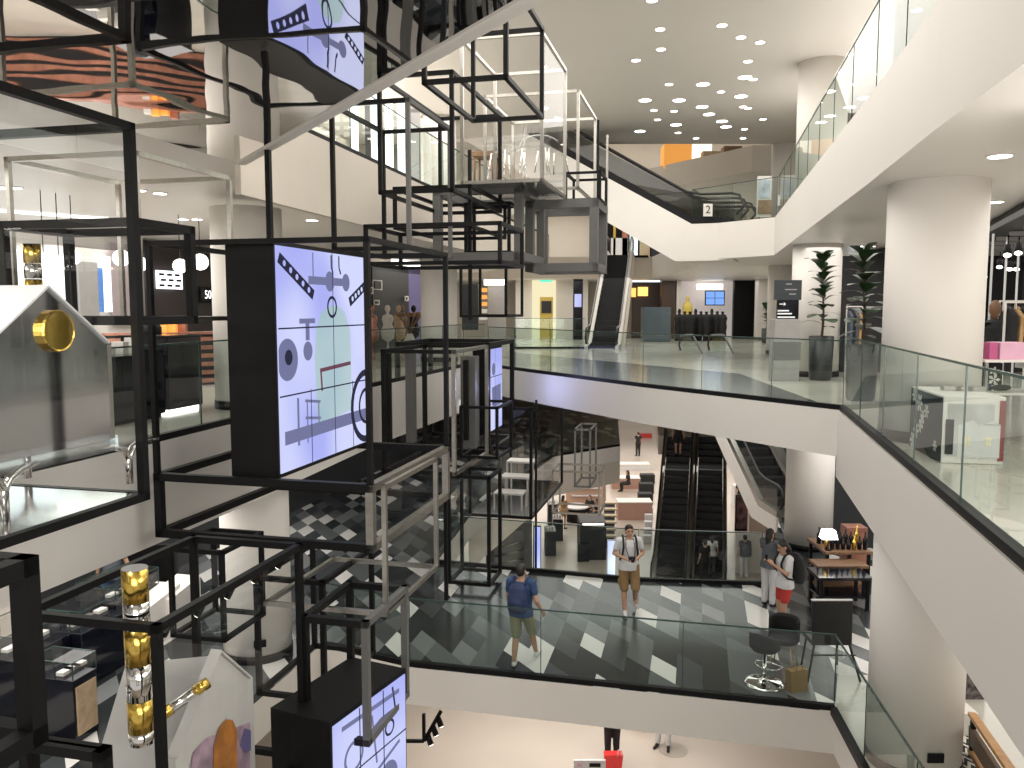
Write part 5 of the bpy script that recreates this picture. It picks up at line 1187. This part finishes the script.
t = thing('light_stand', 'white and violet lit poster stand behind the man with the camera', 'poster stand', tuple(at_z(611,578,Z0)))
a = at_z(607,578,Z0); b = at_z(615.5,578,Z0); h = at_y(607,540,a.y).z
MB().box((a.x,a.y,Z0),(b.x,a.y+.12,h)).build('frame', M['tee'], t); MB().box((a.x+.02,a.y-.01,Z0+.05),(b.x-.02,a.y,h-.03)).build('poster', screen_mat('violet_poster', (.85,.92,1), (.30,.28,.9), 1.6), t)
t = thing('light_totem', 'slim glowing lilac totem beyond the far edge of the tiles', 'totem', tuple(at_z(537,574,Z0)))
a = at_z(533.5,574,Z0); b = at_z(541,574,Z0); h = at_y(533,526,a.y).z
MB().box((a.x,a.y,Z0),(b.x,a.y+.15,h)).build('frame', M['gblack'], t); MB().box((a.x+.03,a.y-.01,Z0+.05),(b.x-.03,a.y,h-.04)).build('display_panel', screen_mat('lilac_totem', (.35,.38,1), (.65,.62,1), 1.5), t)
t = thing('display_portal', 'grey portal frame with glass racks left of the glowing lilac totem', 'display stand', tuple(at_z(508,574,Z0)))
a = at_z(486,574,Z0); b = at_z(532,574,Z0); h = at_y(500,523,a.y).z
for (x0,x1) in ((a.x,a.x+.3),(b.x-.3,b.x)): MB().box((x0,a.y,Z0),(x1,a.y+.5,h-.3)).build('side_post', M['mgrey'], t)
MB().box((a.x,a.y,h-.3),(b.x,a.y+.5,h)).build('lintel', M['mgrey'], t); MB().box((a.x+.3,a.y+.4,Z0),(b.x-.3,a.y+.45,h-.3)).build('back', M['grey'], t)
for k in range(3): MB().tube([(a.x+.35,a.y+.15,Z0+.35+.3*k),(b.x-.35,a.y+.15,Z0+.55+.35*k)], .03, 6).build('rack_tube', M['steel'], t)
gblock('white_board', 'tall white board behind the person with the grey backpack', 'board', 736, 772, 534, 573, M['white'], .1)
o, a, b, z = gblock('poster_board', 'dark purple brown poster right of the escalators', 'poster', 735, 748, 495, 531, M['black'], .1); MB().box((a.x+.05,a.y-.01,Z0+.1),(b.x-.05,a.y,z-.05)).build('picture', pbr('poster_brown', (.10,.05,.06), .5, var=.9, scale=3), o)
o, a, b, z = gblock('sales_counter', 'white counter in front of the man in the dark shirt', 'counter', 734, 750, 486, 507, M['tee'], .6)
gblock('curved_wall', 'pink white wall right of the escalators', 'partition', 749, 768, 440, 536, pbr('pinkish_wall', (.62,.52,.46), .5), .3)
o, a, b, z = gblock('bottle_shelf', 'shelf of pale bottles above the olive wall', 'shelf', 767, 803, 487, 560, pbr('olive_wall', (.16,.13,.045), .5), .3)
zz = at_y(770, 517, a.y).z
MB().box((a.x,a.y-.25,zz),(b.x,a.y,zz+.05)).build('shelf_board', M['black'], o); MB().box((a.x,a.y-.02,zz+.05),(a.x+.45,a.y,z-.05)).build('dark_picture', M['dgrey'], o)
random.seed(5)
for k in range(9): simple('shelf_bottle', 'pale bottle in the row on the shelf above the olive wall', 'bottle', MB().lathe([(.05,0),(.055,.3+.25*random.random()),(.02,.62),(.02,.8)], (a.x+.52+.095*k,a.y-.13,zz+.05), 8), M[random.choice(['tee','lwood','camel'])], 'bottles above the olive wall')
# things under the tiled bridge
t = thing('shopping_bag', 'red shopping bag at the bottom edge below the tiled bridge', 'bag', tuple(at_z(613,771,Z0)))
p = at_z(613,771,Z0); MB().hexa([p+Vector(q) for q in ((-.17,-.1,.02),(.17,-.1,.02),(.17,.1,.02),(-.17,.1,.02),(-.21,-.1,.42),(.21,-.1,.42),(.21,.1,.42),(-.21,.1,.42))]).build('bag_body', pbr('bright_red', (.75,.04,.04), .4), t)
MB().tube([p+Vector((.08,-.1,.40)), p+Vector((.10,-.12,.56)), p+Vector((.16,-.12,.56)), p+Vector((.18,-.1,.40))], .012, 6).build('handle', M['tee'], t)
t = thing('floor_sign', 'white printed board at the bottom edge left of the red bag', 'sign', tuple(at_z(590,790,Z0)))
p = at_z(590,790,Z0); MB().box((p.x-.35,p.y,Z0),(p.x+.33,p.y+.05,Z0+.66)).build('board', M['tee'], t); MB().box((p.x-.02,p.y-.01,Z0+.52),(p.x+.22,p.y,Z0+.60)).build('dark_print', M['black'], t); MB().box((p.x-.28,p.y-.01,Z0+.52),(p.x-.18,p.y,Z0+.60)).build('red_print', M['pink'], t)
simple('planter', 'brown planter half hidden under the tiled bridge', 'planter', MB().lathe([(.30,0),(.36,.3),(.34,.32)], at_z(645,742,Z0)+Vector((0,.8,0)), 18), M['lwood'])
struct(MB().lathe([(.34,.001),(.34,.006)], at_z(673,750,Z0), 28).build('floor_plate', pbr('floor_disc', (.36,.31,.26), .3)))
t = thing('lamp_track', 'short black spotlight track under the left end of the tiled bridge', 'light', tuple(at_y(430,720,14.6)))
p = at_y(441,711,14.4); q = at_y(424,741,14.0); MB().bar(p, q, .05).build('track_bar', M['black'], t); MB().bar(q, q+Vector((-.55,0,0)), .05).build('track_bar', M['black'], t); MB().bar(q+Vector((-.0,0,0)), q+Vector((0,0,.5)), .05).build('track_bar', M['black'], t)
for k in range(3):
    s = p+(q-p)*(.2+.3*k); lm = MB().cyl(s, s+Vector((.06,0,-.17)), .05, .055, 12).build('spot_lamp', M['black'], t); MB().cyl(s+Vector((.061,0,-.172)), s+Vector((.063,0,-.178)), .045, n=12).build('spot_lens', M['light'], lm)
# --- tiled platform furniture ------------------------------------------
def barstool(label, c, rz, low=False):
    t = thing('bar_stool', label, 'stool', tuple(c), rz)
    def L(mb, n, m, bv=0): return lpart(mb, n, M[m], t, bv)
    L(MB().lathe([(.32,0),(.32,.012),(.26,.03),(.10,.05),(.04,.09),(.035,.10)], (0,0,0), 32), 'base', 'chrome')
    L(MB().lathe([(.032,.09),(.032,.34),(.024,.34),(.024,.55)], (0,0,0), 16), 'column', 'chrome')
    L(MB().tube([(.024,0,.24),(.18,.05,.24),(.22,.20,.25),(0,.26,.25),(-.22,.20,.25),(-.18,.05,.24),(-.024,0,.24)], .013, 8), 'foot_rest', 'chrome')
    s = MB(); s.lathe([(.10,.53),(.20,.55),(.235,.60),(.235,.66),(.20,.69),(.02,.70)], (0,0,0), 24); L(s, 'seat', 'blackcloth')
    b = MB(); rows = []
    for z_ in (.60,.70,.80,.88): rows.append([(.245*math.cos(a_)*(1+.1*(z_-.6)), .245*math.sin(a_)*(1+.1*(z_-.6)), z_ - .10*abs(math.cos(a_))**2*(z_>.65)) for a_ in [math.pi+ i*math.pi/10 for i in range(11)]])
    k = b.add([q for r in rows for q in r])
    for i in range(3):
        for j in range(10): b.face((k+i*11+j,k+i*11+j+1,k+i*11+12+j,k+i*11+11+j), True)
    o = L(b, 'backrest', 'blackcloth'); md = o.modifiers.new('thick','SOLIDIFY'); md.thickness = .03
    return t
barstool('black bar stool with chrome disc base nearest the glass edge', on1(764,683), -.7)
c2 = on1(783,668); t = thing('lounge_stool', 'dark rounded stool with pale wooden legs behind the chrome based stool', 'stool', tuple(c2), 2.6)
lpart(MB().lathe([(.15,.44),(.23,.47),(.25,.52),(.22,.56),(.02,.57)], (0,0,0), 24), 'seat', M['blackcloth'], t)
b = MB(); rows = [[(.25*math.cos(a_), .25*math.sin(a_), z_) for a_ in [math.pi*.9+i*math.pi*1.2/10 for i in range(11)]] for z_ in (.50,.65,.80,.86)]
k = b.add([q for r in rows for q in r])
for i in range(3):
    for j in range(10): b.face((k+i*11+j,k+i*11+j+1,k+i*11+12+j,k+i*11+11+j), True)
o = lpart(b, 'backrest', M['blackcloth'], t); o.modifiers.new('thick','SOLIDIFY').thickness = .03
for i in (-1,1):
    for j in (-1,1): lpart(MB().cyl((.12*i,.12*j,.46), (.20*i,.20*j,0), .016, .013, 8), 'leg', M['lwood'], t)
p = at_z(796,690,Z1); t = thing('paper_bag', 'brown paper bag on the tiles between the stool and the tall black chair', 'bag', tuple(p), .3)
lpart(MB().hexa([(-.15,-.08,0),(.15,-.08,0),(.15,.08,0),(-.15,.08,0),(-.15,-.07,.34),(.15,-.07,.34),(.15,.07,.34),(-.15,.07,.34)]), 'bag_body', pbr('kraft_paper', (.26,.17,.07), .8), t)
for s in (-1,1): lpart(MB().tube([(-.06,.07*s,.33),(-.05,.075*s,.42),(.05,.075*s,.42),(.06,.07*s,.33)], .008, 6), 'handle', pbr('twine', (.3,.22,.12), .8), t)
# tall black chair
cy = 12.85; bk = [at_y(x,y,cy) for x,y in ((812,601),(853,601),(852,645),(813,645))]
t = thing('tall_chair', 'tall black panel backed chair on splayed legs at the right end of the tiles', 'chair', on1(835,692))
M['satin'] = pbr('satin_black', (.012,.012,.013), .3)
MB().ext([b_ for b_ in bk], Vector((.0,.05,0))).build('backrest', M['satin'], t, .006)
sz = bk[2].z+.02; xc0, xc1 = bk[3].x, bk[2].x
MB().box((xc0,cy+.05,sz-.05),(xc1,cy+.48,sz+.02)).build('seat', M['satin'], t, .01)
MB().box((bk[0].x,cy+.0,bk[0].z),(bk[1].x,cy+.06,bk[0].z+.015)).build('back_edge', M['tee'], t)
for (x,y,dx) in ((xc0+.03,cy+.03,-.13),(xc1-.03,cy+.03,.15),(xc0+.06,cy+.45,-.03),(xc1-.06,cy+.45,.06)):
    MB().bar((x,y,sz-.02),(x+dx,y+(-.12 if y < cy+.2 else .12),Z1), .03).build('leg', M['satin'], t)
MB().bar((xc0-.04,cy-.03,Z1+.42),(xc1+.05,cy-.03,Z1+.42),.02).build('foot_rest', M['satin'], t)
# right side of the lower floor: wooden tables with bottles and lamp
def wtable(label, x0, x1, ytop, yb, m, dp):
    a = at_z(x0, yb, Z1); b = at_z(x1, yb, Z1); z = at_y(x0, ytop, a.y).z; t = thing('display_table', label, 'table', tuple(a))
    MB().box((a.x,a.y,z-.06),(b.x,a.y+dp,z)).build('table_top', M[m], t, .008)
    for x in (a.x+.04,b.x-.1):
        for y in (a.y+.04,a.y+dp-.1): MB().box((x,y,Z1),(x+.06,y+.06,z-.06)).build('leg', M['black'], t)
    MB().box((a.x+.04,a.y+.06,Z1+.25),(b.x-.04,a.y+dp-.06,Z1+.29)).build('shelf', M[m], t)
    return a, b, z
a, b, z = wtable('wooden table crowded with dark bottles at the right of the lower floor', 824, 872, 552, 592, 'wood', 1.1)
random.seed(12)
for k in range(16):
    x = a.x+.10+(b.x-a.x-.2)*((k%8)/7); y = a.y+.2+.45*(k//8); h = random.uniform(.22,.42)
    simple('dark_bottle', 'dark bottle in the crowded rows on the wooden table', 'bottle', MB().lathe([(.045,0),(.05,h*.55),(.018,h*.72),(.018,h)], (x,y,z+.001), 10), M['gblack'] if k % 5 else M['gold'], 'dark bottles on the wooden table')
t = thing('table_lamp', 'small white shaded lamp on the left end of the wooden table', 'lamp', (a.x+.02,a.y+.08,z)); 
MB().lathe([(.07,0),(.07,.015),(.012,.02),(.012,.28)], (a.x+.10,a.y+.12,z+.001), 12).build('stem', M['black'], t); MB().hexa([(a.x-.06,a.y+.0,z+.26),(a.x+.26,a.y+.0,z+.26),(a.x+.26,a.y+.24,z+.26),(a.x-.06,a.y+.24,z+.26),(a.x-.02,a.y+.03,z+.44),(a.x+.22,a.y+.03,z+.44),(a.x+.22,a.y+.21,z+.44),(a.x-.02,a.y+.21,z+.44)]).build('lamp_shade', M['globe'], t)
a, b, z = wtable('low dark table in front of the wooden bottle table', 818, 872, 578, 612, 'gblack', .7)
a, b, z = wtable('brown bench table between the bottle table and the low dark table', 816, 868, 566, 600, 'wood', .5)
gblock('partition', 'dark tall shelf wall behind the lower right column', 'partition', 824, 880, 470, 548, M['dgrey'], .3, base=Z1)
o = gblock('crate', 'copper orange crate beside the dark bottles on the lower floor', 'crate', 846, 866, 528, 575, M['copper'], .4, base=Z1)[0]
# rug, white step, wooden balustrade at the lower right
rg = [at_z(x,y,Z1) for x,y in ((963,800),(994,800),(979,737),(961,737))]
simple('chevron_rug', 'black and white zigzag rug beside the lower right column', 'rug', MB().prism([(p.x,p.y) for p in rg], Z1+.009, Z1+.018), M['chev'])
o, a, b, z = gblock('white_bench', 'white low bench at the end of the zigzag rug', 'bench', 945, 978, 714, 737, M['white'], .8, base=Z1)
gblock('patterned_screen', 'dark floral screen behind the white low bench', 'screen', 945, 985, 668, 700, pbr('floral_dark', (.10,.085,.085), .6, var=1.0, scale=14), .08, base=Z1)
t = thing('wooden_rail', 'orange wooden stair rail in the lower right corner', 'rail', tuple(at_y(990,742,9.6)))
p, q = at_y(972,714,10.6), at_y(1012,772,8.4); MB().bar(p, q, .10, .05).build('rail_top', M['wood'] if False else pbr('honey_wood', (.55,.27,.07), .4, var=.15), t)
MB().bar(p-Z*.28, q-Z*.28, .06, .22).build('rail_board', pbr('dark_plank', (.12,.07,.04), .5), t); MB().bar(p-Z*.50, q-Z*.50, .07, .06).build('lower_rail', pbr('honey_wood_low', (.40,.20,.06), .4), t)
for s in (.05,.95): r = p+(q-p)*s; MB().bar(r, (r.x,r.y,Z1), .06).build('post', M['black'], t)
# white shelving inside the middle glass cage, counters seen in it
cq = CAGE['Q']; pz = cq['c'][0,0,0]
for k in range(3):
    p = cq['c'][0,1,0]+V*.5+U*(.5+.7*k); t = thing('white_table', ('nearest white table in the glass cage by the bridge','middle white table in the glass cage by the bridge','farthest white table in the glass cage by the bridge')[k], 'table', tuple(p), UA)
    MB().obox(p+Z*(.45+.3*k), U*.55, V*.8, Z*.05).build('table_top', M['white'], t)
    for i in (0,1):
        for j in (0,1): MB().obox(p+U*(.5*i)+V*(.75*j)+Z*.03, U*.04, V*.04, Z*(.42+.3*k)).build('leg', M['white'], t)
MB().obox(cq['c'][0,1,0], U*cq['L'], V*cq['W'], Z*.03).build('floor_plate', M['smirror'], cq['t'])
cam = bpy.data.cameras.new('camera'); co = bpy.data.objects.new('camera', cam); C.objects.link(co)
cam.sensor_width = 36; cam.lens = 36*F/1024; co.location = CAM; co.rotation_euler = (math.pi/2-TH, 0, 0); cam.clip_start = .05; cam.clip_end = 300
bpy.context.scene.camera = co
def area(name, loc, sx, sy, e, col=(1,.955,.905), rot=(0,0,0)):
    l = bpy.data.lights.new(name, 'AREA'); l.shape = 'RECTANGLE'; l.size = sx; l.size_y = sy; l.energy = e*1.45; l.color = col
    o = bpy.data.objects.new(name, l); C.objects.link(o); o.location = loc; o.rotation_euler = rot; return o
area('ceiling_lamp', (1.5,16,7.4), 9, 20, 900)
area('middle_left_lamp', (-8,13,3.1), 5, 18, 420)
area('middle_right_lamp', (9,10,3.1), 6, 20, 420)
area('middle_far_lamp', (2,38,3.1), 22, 14, 700)
area('upper_left_lamp', (-7,20,7.4), 6, 18, 350)
area('upper_right_lamp', (12,14,7.4), 6, 20, 130)
area('upper_far_lamp', (2,46,7.4), 24, 5, 420)
area('lower_left_lamp', (-7,14,-1.4), 4, 16, 380)
area('lower_right_lamp', (10,14,-1.3), 6, 18, 420)
area('lower_mid_lamp', (3,27,-.9), 10, 8, 300)
area('ground_lamp', (1,18,-5.05), 6, 4, 200)
area('ground_far_lamp', (5,48,-5.3), 22, 24, 1500)
area('top_far_lamp', (5,44,12.2), 20, 8, 500)
area('front_fill_lamp', (.5,-3.8,1.6), 8, 3.4, 460, rot=(math.pi/2,0,0))
area('right_ceiling_fill', (8.5,14,4.9), 2.5, 20, 300, rot=(0,math.pi-.75,0))  # added unseen light, lifts the dark high ceiling from the right gallery
area('left_ceiling_fill', (-5.5,20,4.9), 2.5, 16, 280, rot=(0,math.pi+.75,0))  # same added ceiling fill over the left gallery, stands for no fixture
area('right_shop_lamp', (12,16.5,2.85), 7, 7, 120)
area('house_roof_fill', (-3.9,4.6,2.95), .5, .5, 45, rot=(.3,0,0))  # light added only to whiten the roof of the mirror house
area('left_fascia_fill', (4.0,4.2,2.9), .8, 4.5, 90, rot=(0,.9,-.22))  # added unseen wash that brightens the left gallery fascia
pl = bpy.data.lights.new('screen_glow', 'POINT'); pl.energy = 22; pl.color = (.45,.5,1); pl.shadow_soft_size = .15
po = bpy.data.objects.new('screen_glow', pl); C.objects.link(po); po.location = (.35,20.0,-.25)
w = bpy.data.worlds.new('world'); bpy.context.scene.world = w; w.use_nodes = True
bg = w.node_tree.nodes['Background']; bg.inputs[0].default_value = (1,.95,.9,1); bg.inputs[1].default_value = 0.6
sc = bpy.context.scene
sc.view_settings.view_transform = 'Standard'; sc.view_settings.exposure = 0.0
sc.cycles.max_bounces = 12; sc.cycles.transparent_max_bounces = 40; sc.cycles.caustics_reflective = False; sc.cycles.caustics_refractive = False
sc.cycles.use_denoising = True
sc.cycles.sample_clamp_indirect = 4
